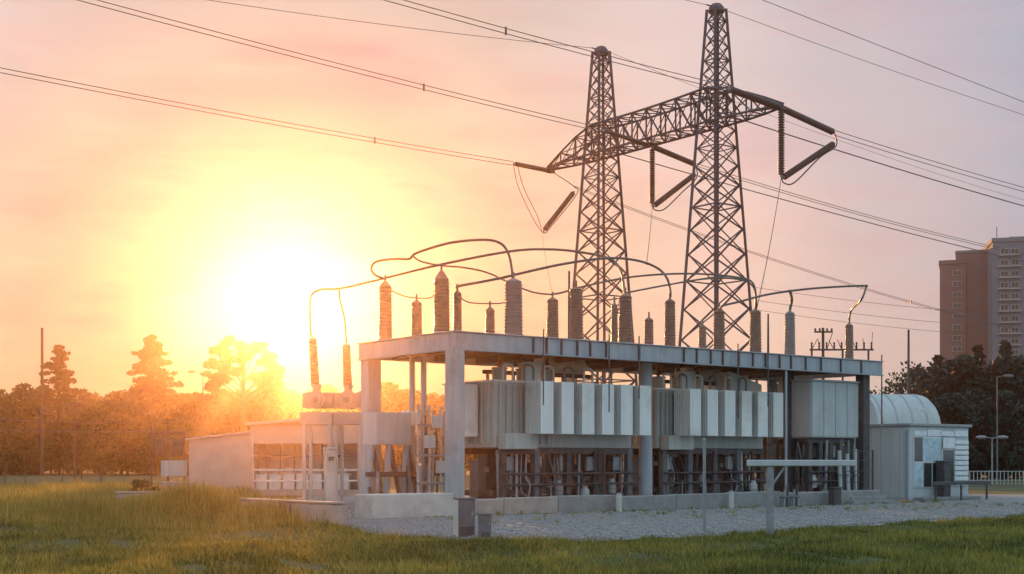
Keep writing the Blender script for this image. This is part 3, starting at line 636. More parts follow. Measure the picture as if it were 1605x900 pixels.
# long axis along local x so the curved side shows at its end
m.v = [(-lg, y, hb+z) for y, z in pr]+[(lg, y, hb+z) for y, z in pr]
m.f = [(i, i+1, nv+i+1, nv+i) for i in range(nv-1)]+[tuple(range(nv-1, -1, -1)), tuple(range(nv, 2*nv))]
m.build('shell', 'shed_wall', o, smooth=True)
for x in (-1.5, -.5, .5, 1.5):
    m = MB(); a1 = arch(rr+.05); a0 = arch(rr-.01); k = len(a1)
    m.v = [(x+d, y, hb+z) for d in (-.05, .05) for y, z in a1]; m.f = [(i, i+1, k+i+1, k+i) for i in range(k-1)]
    m.build('rib', 'paint_grey', o)
m = MB(); m.v = [(-.0, y*1.0, z) for y, z in [(0, 0)]]
MB().lathe([(.0001, 0), (rr, 0), (rr*.97, .35), (rr*.85, .7), (rr*.5, .95), (.02, 1.05)], 28, Vector((1, 0, 0))).build('domed_end', 'shed_wall', o, (lg-.01, 0, hb), smooth=True)
bbox(o, 'skylight', .9, 1.5, -rr*.86, -rr*.76, hb+1.15, hb+1.5, 'white_paint')

# ------------------------------------------------------------------ lattice masts and crossarm
MU = 41.4; V2, V1 = 26.3, 38.9; HT = 34.55
def member(o, name, a, b, w, m='mast_steel'):
    a = Vector(a); b = Vector(b); d = b-a; L_ = d.length
    me = MB(); t = w*.22      # an angle section
    me.add([(0, 0, 0), (w, 0, 0), (w, t, 0), (t, t, 0), (t, w, 0), (0, w, 0), (0, 0, L_), (w, 0, L_), (w, t, L_), (t, t, L_), (t, w, L_), (0, w, L_)],
           [(5, 4, 3, 2, 1, 0), (6, 7, 8, 9, 10, 11)]+[(i, (i+1) % 6, 6+(i+1) % 6, 6+i) for i in range(6)])
    ob = me.build(name, m, o, a); ob.rotation_mode = 'QUATERNION'; ob.rotation_quaternion = d.to_track_quat('Z', 'Y'); return ob
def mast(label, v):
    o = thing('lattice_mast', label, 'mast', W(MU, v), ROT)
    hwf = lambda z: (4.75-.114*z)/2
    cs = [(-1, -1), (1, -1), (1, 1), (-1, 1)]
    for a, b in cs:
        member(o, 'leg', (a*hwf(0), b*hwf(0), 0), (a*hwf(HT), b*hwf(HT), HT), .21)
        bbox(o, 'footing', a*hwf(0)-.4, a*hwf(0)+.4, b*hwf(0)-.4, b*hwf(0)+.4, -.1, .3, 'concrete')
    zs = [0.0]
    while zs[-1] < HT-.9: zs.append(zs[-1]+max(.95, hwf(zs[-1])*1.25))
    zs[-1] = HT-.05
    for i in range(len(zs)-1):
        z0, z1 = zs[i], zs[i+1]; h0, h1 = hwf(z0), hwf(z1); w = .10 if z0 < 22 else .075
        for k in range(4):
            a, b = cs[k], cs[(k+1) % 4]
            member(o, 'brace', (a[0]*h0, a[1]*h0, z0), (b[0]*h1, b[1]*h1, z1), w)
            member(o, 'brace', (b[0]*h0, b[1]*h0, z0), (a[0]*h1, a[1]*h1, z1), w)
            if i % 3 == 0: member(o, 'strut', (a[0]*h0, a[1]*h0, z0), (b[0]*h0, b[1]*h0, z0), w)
    MB().lathe([(.55, 0), (.60, .1), (.55, .35), (.36, .60), (.15, .68)], 12).build('peak_cap', 'mast_steel', o, (0, 0, HT-.25))
    MB().rod((-1.0, 0, HT+.12), (1.0, 0, HT+.12), .05, 6).build('wire_bracket', 'mast_steel', o)
    return o
mast('dark lattice steel mast nearer the tower blocks, right behind the wire-fed bushing', V2)
mast('dark lattice steel mast towards the low sun, seeming shorter than its twin', V1)
ZB, ZT = 26.2, 28.6; TR, TL, TC = V2-6.1, V1+6.4, 33.0
o = thing('lattice_crossarm', 'arched lattice steel crossarm joining both masts, with pointed ends', 'crossarm', W(MU, 0, ZB), ROT)
o.location = W(MU, (V1+V2)/2, ZB); vm = (V1+V2)/2
stations = [(TR-vm, .25, .18), (V2-4.0-vm, .7, 1.15), (V2-2.0-vm, .95, 2.0), (V2-vm, 1.0, 2.45)]
k = 8
for i in range(1, k): f = i/k; stations.append((V2+(V1-V2)*f-vm, 1.0, 2.45-.15*f-.12*math.sin(PI*f)))
stations += [(V1-vm, 1.0, 2.3), (V1+2.0-vm, .95, 1.7), (V1+4.2-vm, .7, .9), (TL-vm, .25, .18)]
for i in range(len(stations)-1):
    a, b = stations[i], stations[i+1]
    ca = {(s, t): Vector((s*a[1], a[0], t*a[2])) for s in (-1, 1) for t in (0, 1)}; cb = {(s, t): Vector((s*b[1], b[0], t*b[2])) for s in (-1, 1) for t in (0, 1)}
    for key in ca: member(o, 'chord', ca[key], cb[key], .17)
    for s in (-1, 1):
        member(o, 'post', cb[(s, 0)], cb[(s, 1)], .09); member(o, 'brace', ca[(s, i % 2)], cb[(s, 1-i % 2)], .09); member(o, 'brace', ca[(s, 1-i % 2)], cb[(s, i % 2)], .08)
    for t in (0, 1):
        member(o, 'strut', cb[(-1, t)], cb[(1, t)], .08); member(o, 'brace', ca[(-1, t)], cb[(1, t)], .08); member(o, 'brace', ca[(1, t)], cb[(-1, t)], .08)
for v in (TR, TC, TL): bbox(o, 'hanger_plate', -.3, .3, v-vm-.25, v-vm+.25, -.2, -.02, 'mast_steel')

# ------------------------------------------------------------------ insulator strings, conductors
def string(label, a, b, r=.17, group=None):
    a = Vector(a); b = Vector(b); d = b-a; l = d.length; q = d.normalized()
    o = thing('insulator_string', label, 'insulator string', a, 0, group)
    n = int((l-.36)/.17); prof = [(.05, 0)]
    for i in range(n):
        z = (l-.36)*(i+.2)/n; dz = (l-.36)/n; prof += [(r*.62, z), (r, z+dz*.3), (r*.95, z+dz*.55), (r*.62, z+dz*.75)]
    prof.append((.05, l-.36))
    MB().lathe(prof, 12, q).build('disc_chain', 'disc', o, q*.18, smooth=True)
    MB().rod(q*0, q*.2, .09).build('end_fitting', 'galv', o); MB().rod(q*(l-.2), q*l, .09).build('end_fitting', 'galv', o)
    return o
tipR = W(MU, TR, ZB-.05); tipC = W(MU, TC, ZB-.3); tipL = W(MU, TL, ZB-.05)
Uv = Vector((cu, su, 0)); Vv = Vector((-su, cu, 0)); Zv = Vector((0, 0, 1))
# measured anchor points
inR = tipR-Uv*5.2+Zv*.45; inC = tipC-Uv*5.0+Zv*.5; inL = tipL-Uv*3.9+Zv*.1
PR = tipR+Uv*5.6-Zv*.85; PC = tipC+Uv*4.6-Zv*.75; PL = tipL+Uv*2.6-Zv*1.0
JR = tipR-Zv*4.75; JC = tipC-Zv*4.5; JL = tipL-Uv*.9-Zv*5.2
gi = None
string('thick insulator string lying along the incoming line at the crossarm tip', tipR, inR, .24)
string('slanting insulator string on the tower-block side of the crossarm tip, ending at twin conductors', tipR, PR, .24)
string('vertical insulator string hanging from the crossarm tip past the nearer mast', tipR, JR, .24)
string('lower slanting insulator string rising from the hanging string to the twin conductors', JR+Uv*.1-Zv*.05, PR-Zv*.75, .23)
string('insulator string pointing towards the camera from the crossarm middle', tipC, inC, .17)
string('slanting insulator string leaving the crossarm middle behind the nearer mast', tipC, PC, .22)
string('vertical insulator string hanging from the crossarm middle between the masts', tipC, JC, .23)
string('lower slanting insulator string between the hanging one and the nearer mast', JC+Uv*.1-Zv*.05, PC-Zv*.75, .22)
string('level insulator string at the crossarm tip on the sunset side', tipL, inL, .2)
string('lone slanting insulator string below the crossarm tip on the sunset side', JL+Uv*.15+Zv*.1, PL-Zv*.4, .22)
def sagline(a, b, sag, n=28):
    a = Vector(a); b = Vector(b); return [a.lerp(b, i/n)-Zv*(4*sag*(i/n)*(1-i/n)) for i in range(n+1)]
def wire(label, pts, r=.03, name='overhead_wire', cat='wire', n=6):
    b = Vector(pts[0]); o = MB().tube([Vector(q)-b for q in pts], r, n).build(name, 'wire', None, b, smooth=True); return tag(o, label, cat)
def twin(label, pts, gap=.30, r=.028, clamps=(8, 16)):
    b = Vector(pts[0]); o = thing('twin_conductor', label, 'conductor', b)
    for s in (-.5, .5): MB().tube([Vector(q)-b+Zv*gap*s for q in pts], r, 6).build('conductor', 'wire', o, smooth=True)
    for c in clamps:
        q = Vector(pts[c])-b; MB().box(-.06, .06, -.06, .06, -gap/2-.08, gap/2+.08).build('spacer', 'wire', o, q)
    return o
def far(a, t, dz): return Vector(a)+Uv*t+Zv*dz
twin('twin conductor coming in to the crossarm tip past the nearer mast', sagline(far(inR, -95, 5.0), inR, 1.2, 36), clamps=(29, 32))
twin('twin conductor coming in to the crossarm middle, passing behind the farther mast', sagline(far(inC, -95, 6.2), inC, 1.0, 36), clamps=(30,))
twin('lowest incoming twin conductor, ending at the crossarm tip on the sunset side', sagline(far(inL, -95, 3.2), inL, 1.0, 36), clamps=(31,))
twin('twin conductor going out from the slanting string towards the tower blocks', sagline(PR, far(PR, 130, 2.5), 2.6), .34, clamps=(9,))
twin('outgoing twin conductor leaving the crossarm middle behind the nearer mast', sagline(PC, far(PC, 130, .5), 3.2), .2, .028, clamps=(10,))
twin('lowest outgoing twin conductor, sagging past the nearer mast to the tower blocks', sagline(PL, far(PL, 130, -9), 3.5), .15, .026, clamps=(10,))
wire('single dark wire leaving the crossarm beside the nearer mast below the upper twin conductor', sagline(W(MU, V2+.5, ZB+1.2), W(MU+150, V2+.5, ZB-1.6), 2.0), .05)
wire('second single wire just under the crossarm running towards the tower blocks', sagline(W(MU, V1-1.5, ZB+.1), W(MU+150, V1-1.5, ZB-5), 1.6), .045)
wire('earth wire coming in to the peak of the mast on the sunset side', sagline(W(MU-95, V1, HT-4.4), W(MU-.9, V1, HT+.12), 1.6), .022)
wire('earth wire coming in to the peak of the mast nearer the tower blocks', sagline(W(MU-95, V2, HT-.4), W(MU-.9, V2, HT+.12), 1.0), .022)
wire('earth wire going out from the peak of the mast nearer the tower blocks', sagline(W(MU+.9, V2, HT+.12), W(MU+140, V2, HT), 1.9), .022)
wire('earth wire going out from the peak of the mast on the sunset side', sagline(W(MU+.9, V1, HT+.12), W(MU+140, V1, HT-4), 3.2), .018)
a = P(1195, 0, 95); b = P(1605, 160, 115); d = (b-a)
wire('highest free wire crossing above the masts, tied to neither', [a-d*2.2+Zv*.2, a-d+Zv*.6, a, b, b+d*2, b+d*5+Zv*4], .026)
for y, Yq in ((480, 190), (515, 200), (500, 185)):
    wire('thin far wire of the distribution line before the tower blocks', sagline(P(1180, y-30, Yq), P(1700, y+18, Yq+20), .8), .03)
    C.objects[-1]['group'] = 'far distribution wires'
# jumpers and drops
wire('jumper loop beside the lower slanting string of the crossarm tip', spline([PR, PR-Zv*.9+Uv*.2, PR-Zv*2.0-Uv*1.6, JR+Uv*1.4-Zv*.15, JR+Uv*.3-Zv*.35, JR]), .05, 'jumper_wire')
wire('jumper loop beside the lower slanting string of the crossarm middle', spline([PC, PC-Zv*1.0+Uv*.15, PC-Zv*2.4-Uv*1.5, JC+Uv*1.3-Zv*.1, JC+Uv*.3-Zv*.3, JC]), .05, 'jumper_wire')
wire('jumper hanging from the level string at the sunset-side tip', spline([inL, inL+Uv*.5-Zv*1.8, JL-Uv*1.0+Zv*1.1, JL]), .03, 'jumper_wire')
wire('second jumper beside it at the sunset-side tip, slightly slacker', spline([inL+Uv*.4, inL+Uv*1.1-Zv*1.9, JL-Uv*.5+Zv*1.3, JL+Zv*.05]), .03, 'jumper_wire')
wire('jumper from the sunset-side crossarm tip along the lone slanting string', spline([tipL, PL+Zv*.1-Uv*.2, PL-Zv*.6+Uv*.25, JL+Uv*.9+Zv*.5, JL+Uv*.4, JL]), .04, 'jumper_wire')
wire('drop wire from the hanging string of the crossarm tip to a bushing', sagline(JR, P(1186, 484, Yf(1184, .8)), .4, 14), .025, 'drop_wire')
wire('drop wire from the hanging string between the masts', sagline(JC, P(1013, 415, 59), .3, 14), .02, 'drop_wire')
wire('drop wire from the lone slanting string down to the rear row', sagline(JL, P(866, 462, Yf(866, 4.8)), .3, 14), .018, 'drop_wire')

# ------------------------------------------------------------------ poles and street furniture far off
def pole(label, px, ytop, Y, r=.14, m='timber', arms=(), name='utility_pole'):
    c = P(px, ytop, Y); o = thing(name, label, 'pole', (c.x, Y, 0))
    MB().rod((0, 0, 0), (0, 0, c.z), r, 10, r*.7).build('shaft', m, o, smooth=True)
    for dz, w in arms:
        MB().box(-w, w, -.06, .06, -.07, .07).build('crossarm', m, o, (0, -.16, c.z-dz))
        for x in (-w*.9, -w*.4, w*.4, w*.9): MB().lathe([(.05, 0), (.09, .08), (.09, .16), (.04, .24)], 8).build('pin_insulator', 'disc', o, (x, -.16, c.z-dz+.07))
    return o
pole('tall bare dark pole standing in the wood beside the sparse spruce', 66, 514, 178, .25)
pole('slim wooden pole before the wood with wires across', 117, 625, 105, .12, arms=((.6, .8),))
pole('tall thin dark pole rising behind the round-roofed hut', 1424, 517, 100, .12, 'dark_steel')
pole('utility pole with a crossarm beyond the deck end', 1290, 514, 110, .16, arms=((.35, .75),))
pole('thin dark pole close by the kinked busbar end of the deck', 1382, 556, 75, .05, 'dark_steel')
for z in (0, 1.1):
    wire('low wire strung along the front of the wood', sagline(P(-60, 655+z*14, 105), P(290, 660+z*14, 100), .2, 10), .03); C.objects[-1]['group'] = 'low wires before the wood'
def lamp(label, px, ytop, Y, arm, two=False, m='galv'):
    c = P(px, ytop, Y); o = thing('street_lamp', label, 'lamp post', (c.x, Y, 0))
    MB().rod((0, 0, 0), (0, 0, c.z), .09, 10, .06).build('shaft', m, o, smooth=True)
    for s in ((-1, 1) if two else (arm/abs(arm),)):
        l = abs(arm)*s; MB().rod((0, 0, c.z-.06), (l*.6, 0, c.z+.02), .04).build('arm', m, o)
        MB().lathe([(.05, 0), (.16, .15), (.18, .6), (.10, .9), (.03, .95)], 10, Vector((s, 0, 0))).build('lamp_head', m, o, (l*.6, 0, c.z+.02), smooth=True)
    return o
lamp('street lamp with its arm reaching out of the wood near the open-crowned pine', 318, 583, 165, -1.6, m='brown_steel')
lamp('tall single street lamp in front of the dark wood by the tower blocks', 1563, 590, 120, .9, m='pedestal')
lamp('shorter street lamp with two heads near the pale fence', 1555, 686, 118, .8, True)
# white picket fence
Yq = 112; o = thing('picket_fence', 'pale grey fence of thin upright rails before the dark wood', 'fence', P(1500, 722, Yq)*1.0); o.location.z = 0
bx = o.location.x
for i in range(40):
    x = (1520+i*6-CX)/F*Yq-bx; MB().box(x-.025, x+.025, -.03, .03, .0, 1.15).build('picket', 'paint_grey', o)
for z in (.35, 1.1): MB().box((1516-CX)/F*Yq-bx, (1760-CX)/F*Yq-bx, .033, .08, z-.03, z+.03).build('rail', 'paint_grey', o)
# posts of the meadow fence
for px, py, h in ((8, 752, 1.0), (40, 754, 1.1), (98, 752, 1.3), (128, 753, 1.0), (158, 752, 1.1)):
    c = GX(px, py+6); q = thing('fence_post', 'weathered meadow fence post standing in the tall weeds', 'post', c, 0, 'meadow fence posts')
    MB().rod((0, 0, 0), (.03, 0, h+.35), .07, 8, .06).build('shaft', 'timber', q); MB().lathe([(.08, 0), (.05, .06)], 8).build('cap', 'timber', q, (.03, 0, h+.35))
# distribution apparatus beyond the deck
c = P(1345, 722, 104); o = thing('disconnector_frame', 'spindly switch frame with pronged insulators beyond the last bushing', 'switch frame', (c.x, c.y, 0))
for x in (-3.6, -1.2, .8): MB().rod((x, 0, 0), (x, 0, 10.6), .08, 8).build('post', 'dark_steel', o)
MB().rod((-3.8, 0, 10.6), (1.2, 0, 10.6), .07, 8).build('beam', 'dark_steel', o)
for i in range(9):
    x = -3.6+i*.58; MB().rod((x, 0, 10.6), (x+random.uniform(-.6, .6), 0, 11.2+random.random()*.8), .03, 6).build('prong', 'dark_steel', o)
    MB().lathe([(.05, 0), (.09, .1), (.05, .2), (.09, .3), (.05, .4), (.09, .5), (.04, .6)], 8).build('post_insulator', 'disc', o, (x, 0, 10.6))

# ------------------------------------------------------------------ tower blocks
def tower(label, px0, px1, ytop, Y, rz, m, m2, dep, wins, name='apartment_tower'):
    x0 = (px0-CX)/F*Y; x1 = (px1-CX)/F*Y; h = EYE+(HZ-ytop)/F*Y; w = (x1-x0)/math.cos(rz) if rz >= 0 else (x1-x0)
    o = thing(name, label, 'building', (x0, Y, 0), rz)
    bbox(o, 'wall', 0, w, 0, dep, 0, h, m, .05); bbox(o, 'parapet', -.25, w+.25, -.25, dep+.25, h+.01, h+1.0, m2, .05)
    return o, w, h
st = 2.66
def window_col(o, x, y, h, w_, hh, face, z0=4.0):
    w_ *= .9; hh *= .9
    k = int((h-z0-2)/st)
    for i in range(k):
        z = h-2.9-i*st
        if face == 'f':
            f = bbox(o, 'window', x-w_/2, x+w_/2, -.12, -.004, z, z+hh, 'tower_light', .02); bbox(f, 'pane', -w_/2+.12, -.05, -.09, -.063, -hh/2+.12, hh/2-.12, 'glass_far', 0); bbox(f, 'pane', .05, w_/2-.12, -.09, -.063, -hh/2+.12, hh/2-.12, 'glass_far', 0)
        else:
            f = bbox(o, 'window', -.12, -.004, y-w_/2, y+w_/2, z, z+hh, 'tower_light', .02); bbox(f, 'pane', -.09, -.063, -w_/2+.12, w_/2-.12, -hh/2+.12, hh/2-.12, 'glass_far', 0)
Yt = 330
o, w, h = tower('reddish tower block with a single column of windows', 1473, 1512, 415, Yt, R(-19), 'tower_pink', 'tower_pink', 16, [])
window_col(o, w*.66, 0, h, 2.4, 1.5, 'f'); 
bbox(o, 'stair_core', w*.62, w+6.3, .6, 13, 0.2, h+2.6, 'tower_pink', .05); bbox(o, 'core_parapet', w*.62-.2, w+6.5, .4, 13.2, h+2.61, h+3.3, 'tower_grey', .05)
o, w, h = tower('taller grey tower block with paired windows and pale balconies', 1556, 1660, 380, Yt-12, R(-12), 'tower_grey', 'tower_grey', 18, [])
for x in (2.6, 5.0): window_col(o, x, 0, h, 2.0, 1.5, 'f')
for i in range(int((h-6)/st)):
    z = h-3.3-i*st; bbox(o, 'balcony_slab', 1.2, 6.4, -.9, -.13, z, z+.22, 'tower_light', .02)
for x in (10.5, 13.5, 16): window_col(o, x, 0, h, 2.0, 1.5, 'f')
bbox(o, 'plant_room', 4.5, 9, 5, 11, h+1.02, h+2.0, 'tower_grey', .05)
MB().rod((1.2, 2, h+1), (1.2, 2, h+4), .09, 6).build('aerial', 'dark_steel', o)

# ------------------------------------------------------------------ trees
def leaves(centres, rads, n, size, rnd, flat=1.0):
    k = len(centres); idx = rnd.integers(0, k, n); c = np.array(centres)[idx]; r = np.array(rads)[idx][:, None]
    d = rnd.normal(size=(n, 3)); d /= np.linalg.norm(d, axis=1)[:, None]
    pos = c+d*r*(rnd.random((n, 1))**.45)*np.array([1, 1, flat])
    a = rnd.normal(size=(n, 3)); a /= np.linalg.norm(a, axis=1)[:, None]
    b = np.cross(a, rnd.normal(size=(n, 3))); b /= np.linalg.norm(b, axis=1)[:, None]
    s = size*(.6+.8*rnd.random((n, 1)))
    v = np.stack([pos-a*s, pos+b*s*.6, pos+a*s, pos-b*s*.6], 1).reshape(-1, 3)
    return v
def quads_mesh(name, v, m):
    n = len(v)//4; me = bpy.data.meshes.new(name); me.vertices.add(len(v)); me.vertices.foreach_set('co', v.astype(np.float32).ravel())
    me.loops.add(len(v)); me.loops.foreach_set('vertex_index', np.arange(len(v), dtype=np.int32))
    me.polygons.add(n); me.polygons.foreach_set('loop_start', np.arange(0, 4*n, 4, dtype=np.int32)); me.polygons.foreach_set('loop_total', np.full(n, 4, dtype=np.int32))
    me.update(calc_edges=True); me.materials.append(M[m]); return me
def trunk_mesh(h, r, limbs, m='bark'):
    t = MB(); t.tube([(0, 0, -.3), (.04*h*.1, 0, h*.3), (-.02*h*.2, .03, h*.65), (0, 0, h)], r, 8)
    for p0, p1 in limbs: t.rod(p0, p1, r*.4, 6, r*.12)
    return t.mesh('trunk', m)
def broad(seed, h, w, n, leaf, size, clumps=26, z0=.12):
    rnd = np.random.default_rng(seed); cs = []; rs = []; limbs = []
    for i in range(clumps):
        z = h*(z0+(.9-z0)*rnd.random()); env = math.sin(min(1, (z/h-z0+.16)/(1.02-z0))*PI*.92)**.6
        a = rnd.random()*2*PI; rr_ = w*.5*env*math.sqrt(rnd.random())*.95
        cs.append((rr_*math.cos(a), rr_*math.sin(a), z)); rs.append(w*(.11+.09*rnd.random()))
        if i % 2 == 0: limbs.append(((0, 0, z*.6), cs[-1]))
    return trunk_mesh(h*.8, .03*h**.9, limbs), quads_mesh('crown', leaves(cs, rs, n, size, rnd, .8), leaf)
def spruce(seed, h, w, n, leaf, size, gap=1.0, z0=.1):
    rnd = np.random.default_rng(seed); cs = []; rs = []; limbs = []; z = h*z0
    while z < h*.985:
        f = 1-(z-h*z0)/(h*(1-z0)); a = rnd.random()*2*PI; L2 = w*.5*(f**.85)*(.35+.8*rnd.random())+.15
        up = rnd.uniform(-.25, .15); limbs.append(((0, 0, z), (L2*math.cos(a), L2*math.sin(a), z+up*L2)))
        for q in (.3, .6, .85, 1.0):
            if rnd.random() < .85:
                cs.append((L2*q*math.cos(a)+rnd.normal()*.12, L2*q*math.sin(a)+rnd.normal()*.12, z+up*L2*q)); rs.append((.07*w+.1)*(.35+.65*f)*(1.2-.4*q))
        z += h*.011*gap*(.5+f*.6)
    return trunk_mesh(h, .012*h, limbs[::3]), quads_mesh('crown', leaves(cs, rs, n, size, rnd, .6), leaf)
def plant(name, meshes, label, x, y, s=1.0, rz=0.0, group=None, cat='tree', zsc=1.0):
    o = thing(name, label, cat, (x, y, -.03), rz, group); o.scale = (s, s, s*zsc)
    put('trunk', meshes[0], o); put('crown', meshes[1], o); return o
rnd = random.Random(11)
OAK = [broad(i, 10, 8.5, 5200, 'leaf_oak', .30) for i in range(3)]
def at_px(px, Y): return (px-CX)/F*Y
GL = 'broad trees of the wood on the sunset side'
for i in range(26):
    px = -90+i*31+rnd.uniform(-9, 9); Y = rnd.choice((196, 206, 216, 226)); s = (EYE+(HZ-(610+rnd.uniform(-18, 14)))/F*Y)/10
    plant('broadleaf_tree', OAK[i % 3], 'leafy tree merging into the low hazy wood on the sunset side', at_px(px, Y), Y, s, rnd.random()*6, GL)
for i in range(16):
    px = -80+i*40; Y = 184+rnd.uniform(-4, 7); plant('bush', OAK[i % 3], 'round bush at the foot of the hazy wood', at_px(px, Y), Y, .62+rnd.random()*.1, rnd.random()*6, 'bushes at the foot of the wood', 'bush')
Y = 190
def hh(y, Y): return EYE+(HZ-y)/F*Y
h = hh(524, Y); plant('pine_tree', spruce(21, h, 13.0, 12500, 'leaf_pine', .25, .8, .42), 'full pointed pine standing above the hazy wood', at_px(238, Y), Y)
h = hh(540, Y); plant('spruce_tree', spruce(22, h, 11.5, 6500, 'leaf_pine', .24, 1.2, .42), 'sparse spruce beside the tall bare pole', at_px(93, Y), Y)
# open-crowned pine
rg = np.random.default_rng(5); Y = 186; base = np.array([at_px(382, Y), Y, 0]); cs = []; rs = []; limbs = []
for px, py, r in ((385, 540, .85), (362, 538, .7), (408, 545, .8), (345, 552, .8), (338, 572, .7), (352, 590, .9), (330, 590, .65), (380, 560, .9), (402, 566, .9), (420, 556, .6), (426, 582, .8), (436, 590, .5), (398, 592, .8), (372, 582, .6), (340, 603, .7), (415, 600, .7), (432, 604, .6), (356, 566, .6)):
    q = P(px, py, Y); c = (q.x-base[0], rg.uniform(-1.6, 1.6), q.z); limbs.append(((0, 0, c[2]*.78), c))
    for k_ in range(5): cs.append((c[0]+rg.normal()*r*.85, c[1]+rg.normal()*r*.8, c[2]+rg.normal()*r*.5)); rs.append(r*rg.uniform(.7, 1.45))
tm = trunk_mesh(hh(535, Y), .30, limbs), quads_mesh('crown', leaves(cs, rs, 10500, .24, rg, .6), 'leaf_pine')
plant('open_pine', tm, 'open-crowned pine with separate leaf clumps close to the sun', base[0], Y)
# dark wood below the tower blocks
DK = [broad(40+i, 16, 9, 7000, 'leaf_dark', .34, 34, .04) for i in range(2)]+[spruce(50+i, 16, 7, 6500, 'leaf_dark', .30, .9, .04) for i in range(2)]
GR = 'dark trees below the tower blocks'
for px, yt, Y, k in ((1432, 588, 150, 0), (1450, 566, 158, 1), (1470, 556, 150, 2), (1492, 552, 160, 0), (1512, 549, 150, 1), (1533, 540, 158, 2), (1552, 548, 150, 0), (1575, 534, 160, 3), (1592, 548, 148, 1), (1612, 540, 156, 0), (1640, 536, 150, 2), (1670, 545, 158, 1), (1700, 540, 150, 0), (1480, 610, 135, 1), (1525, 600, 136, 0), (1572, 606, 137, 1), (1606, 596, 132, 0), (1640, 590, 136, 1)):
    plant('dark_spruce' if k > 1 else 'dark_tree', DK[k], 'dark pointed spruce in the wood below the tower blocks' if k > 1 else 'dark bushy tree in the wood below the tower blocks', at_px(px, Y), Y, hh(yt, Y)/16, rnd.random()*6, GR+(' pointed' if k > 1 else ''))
TH_ = broad(61, 9, 7, 1500, 'leaf_dark', .16, 20, .3)
for px, yt, Y in ((1395, 585, 150), (1412, 578, 155), (1440, 560, 140)): plant('thin_tree', TH_, 'thin see-through tree beyond the round-roofed hut', at_px(px, Y), Y, hh(yt, Y)/9, rnd.random()*6, 'thin trees beyond the hut')
for i in range(16):
    px = 720+i*46; Y = 165; plant('broadleaf_tree', OAK[i % 3], 'leafy tree far behind the platform, glimpsed under the deck', at_px(px, Y), Y, .9+.1*rnd.random(), rnd.random()*6, 'trees far behind the platform')
c = GX(212, 790); plant('bush', broad(71, 1.1, 1.6, 1500, 'leaf_oak', .07, 14, .1), 'small dark bush at the end of the short grey wall', c.x, c.y+1, 1, 0, None, 'bush')

# ------------------------------------------------------------------ grass, weeds, stones
def blades(name, pts, h, w, m, lean=.35, seed=1):
    rg = np.random.default_rng(seed); n = len(pts); a = rg.random(n)*2*PI
    dx = np.stack([np.cos(a), np.sin(a), np.zeros(n)], 1)*w[:, None]*.5
    la = rg.random(n)*2*PI; ln = lean*h*rg.random(n)
    tip = pts+np.stack([np.cos(la)*ln, np.sin(la)*ln, h], 1)
    v = np.stack([pts-dx, pts+dx, tip], 1).reshape(-1, 3)
    me = bpy.data.meshes.new(name); me.vertices.add(3*n); me.vertices.foreach_set('co', v.astype(np.float32).ravel())
    me.loops.add(3*n); me.loops.foreach_set('vertex_index', np.arange(3*n, dtype=np.int32)); me.polygons.add(n)
    me.polygons.foreach_set('loop_start', np.arange(0, 3*n, 3, dtype=np.int32)); me.polygons.foreach_set('loop_total', np.full(n, 3, dtype=np.int32))
    me.update(calc_edges=True); me.materials.append(M[m]); return put(name, me)
def vgz(x, y):
    a = .10*(np.sin(x*.55+1.3)*np.sin(y*.42+.4)+.6*np.sin(x*1.3-y*.9)+.5*np.sin(y*1.1+.3*x))*np.clip((70-y)/20, 0, 1)
    f = np.interp(x, ex[2:], ey[2:]); a = a*np.where((x > -12) & (x < 40), np.clip((f-y)/2.5, 0, 1), 1)
    return a+.5*np.exp(-((x+11.5)/3.6)**2-((y-45.5)/2.6)**2)-.05
rg = np.random.default_rng(3)
def scatter(n, y0, y1, m=1.0):
    y = y0+(y1-y0)*rg.random(n)**1.15; x = (rg.random(n)*2-1)*(y*.382+m); return x, y
x, y = scatter(760000, 20.5, 56, 2.5)
f = np.interp(x, ex[2:], ey[2:])+.35*np.sin(x*2.1)+.25*np.sin(x*5.3+1)
cl_ = np.sin(x*1.9+.7*np.sin(y*1.7))*np.sin(y*2.3+.9*np.sin(x*1.3))+.5*np.sin(x*5+y*3)
keep = ((y < f+rg.normal(size=len(x))*.12) | (x < -11.5)) & (cl_+.8*np.sin(x*.62+1.5*np.sin(y*.35))*np.sin(y*.8-x*.2) > -1.45+rg.random(len(x))*.8)
x, y, cl_ = x[keep], y[keep], cl_[keep]
h = (.04+.05*rg.random(len(x)))*(1+.5*cl_)*(1+.5*np.sin(x*.5+2*np.sin(y*.23))*np.sin(y*.6+x*.15))+.14*rg.random(len(x))**7
o = blades('grass', np.stack([x, y, vgz(x, y)], 1), np.maximum(h, .04), .014+.022*rg.random(len(x)), 'grass', .7, 1)
stuff(o, 'short rough green grass in front of the gravel yard', 'grass')
# taller yellow weeds: the mound and the meadow
def weeds(name, n, cx, cy, sx_, sy_, h0, h1, label, m='weed', seed=4, uni=False):
    r_ = np.random.default_rng(seed)
    if uni: x = cx+sx_*(2*r_.random(n)-1); y = cy+sy_*(2*r_.random(n)-1)
    else: x = cx+sx_*r_.normal(size=n); y = cy+sy_*r_.normal(size=n)
    f = np.interp(x, ex[2:], ey[2:]); k = ((y < f) | (x < -11.6)) & (y > 20)
    x, y = x[k], y[k]; cl = .6+.4*np.sin(x*1.4+np.sin(y))*np.sin(y*.9+1)
    h = (h0+(h1-h0)*r_.random(len(x))**2)*cl
    return stuff(blades(name, np.stack([x, y, vgz(x, y)], 1), h, .018+.02*r_.random(len(x)), m, .45, seed), label, 'weeds')
weeds('tall_weeds', 60000, -11.3, 44.5, 3.6, 2.0, .28, 1.0, 'hump of tall yellowing weeds before the low walls', 'weed', 4)
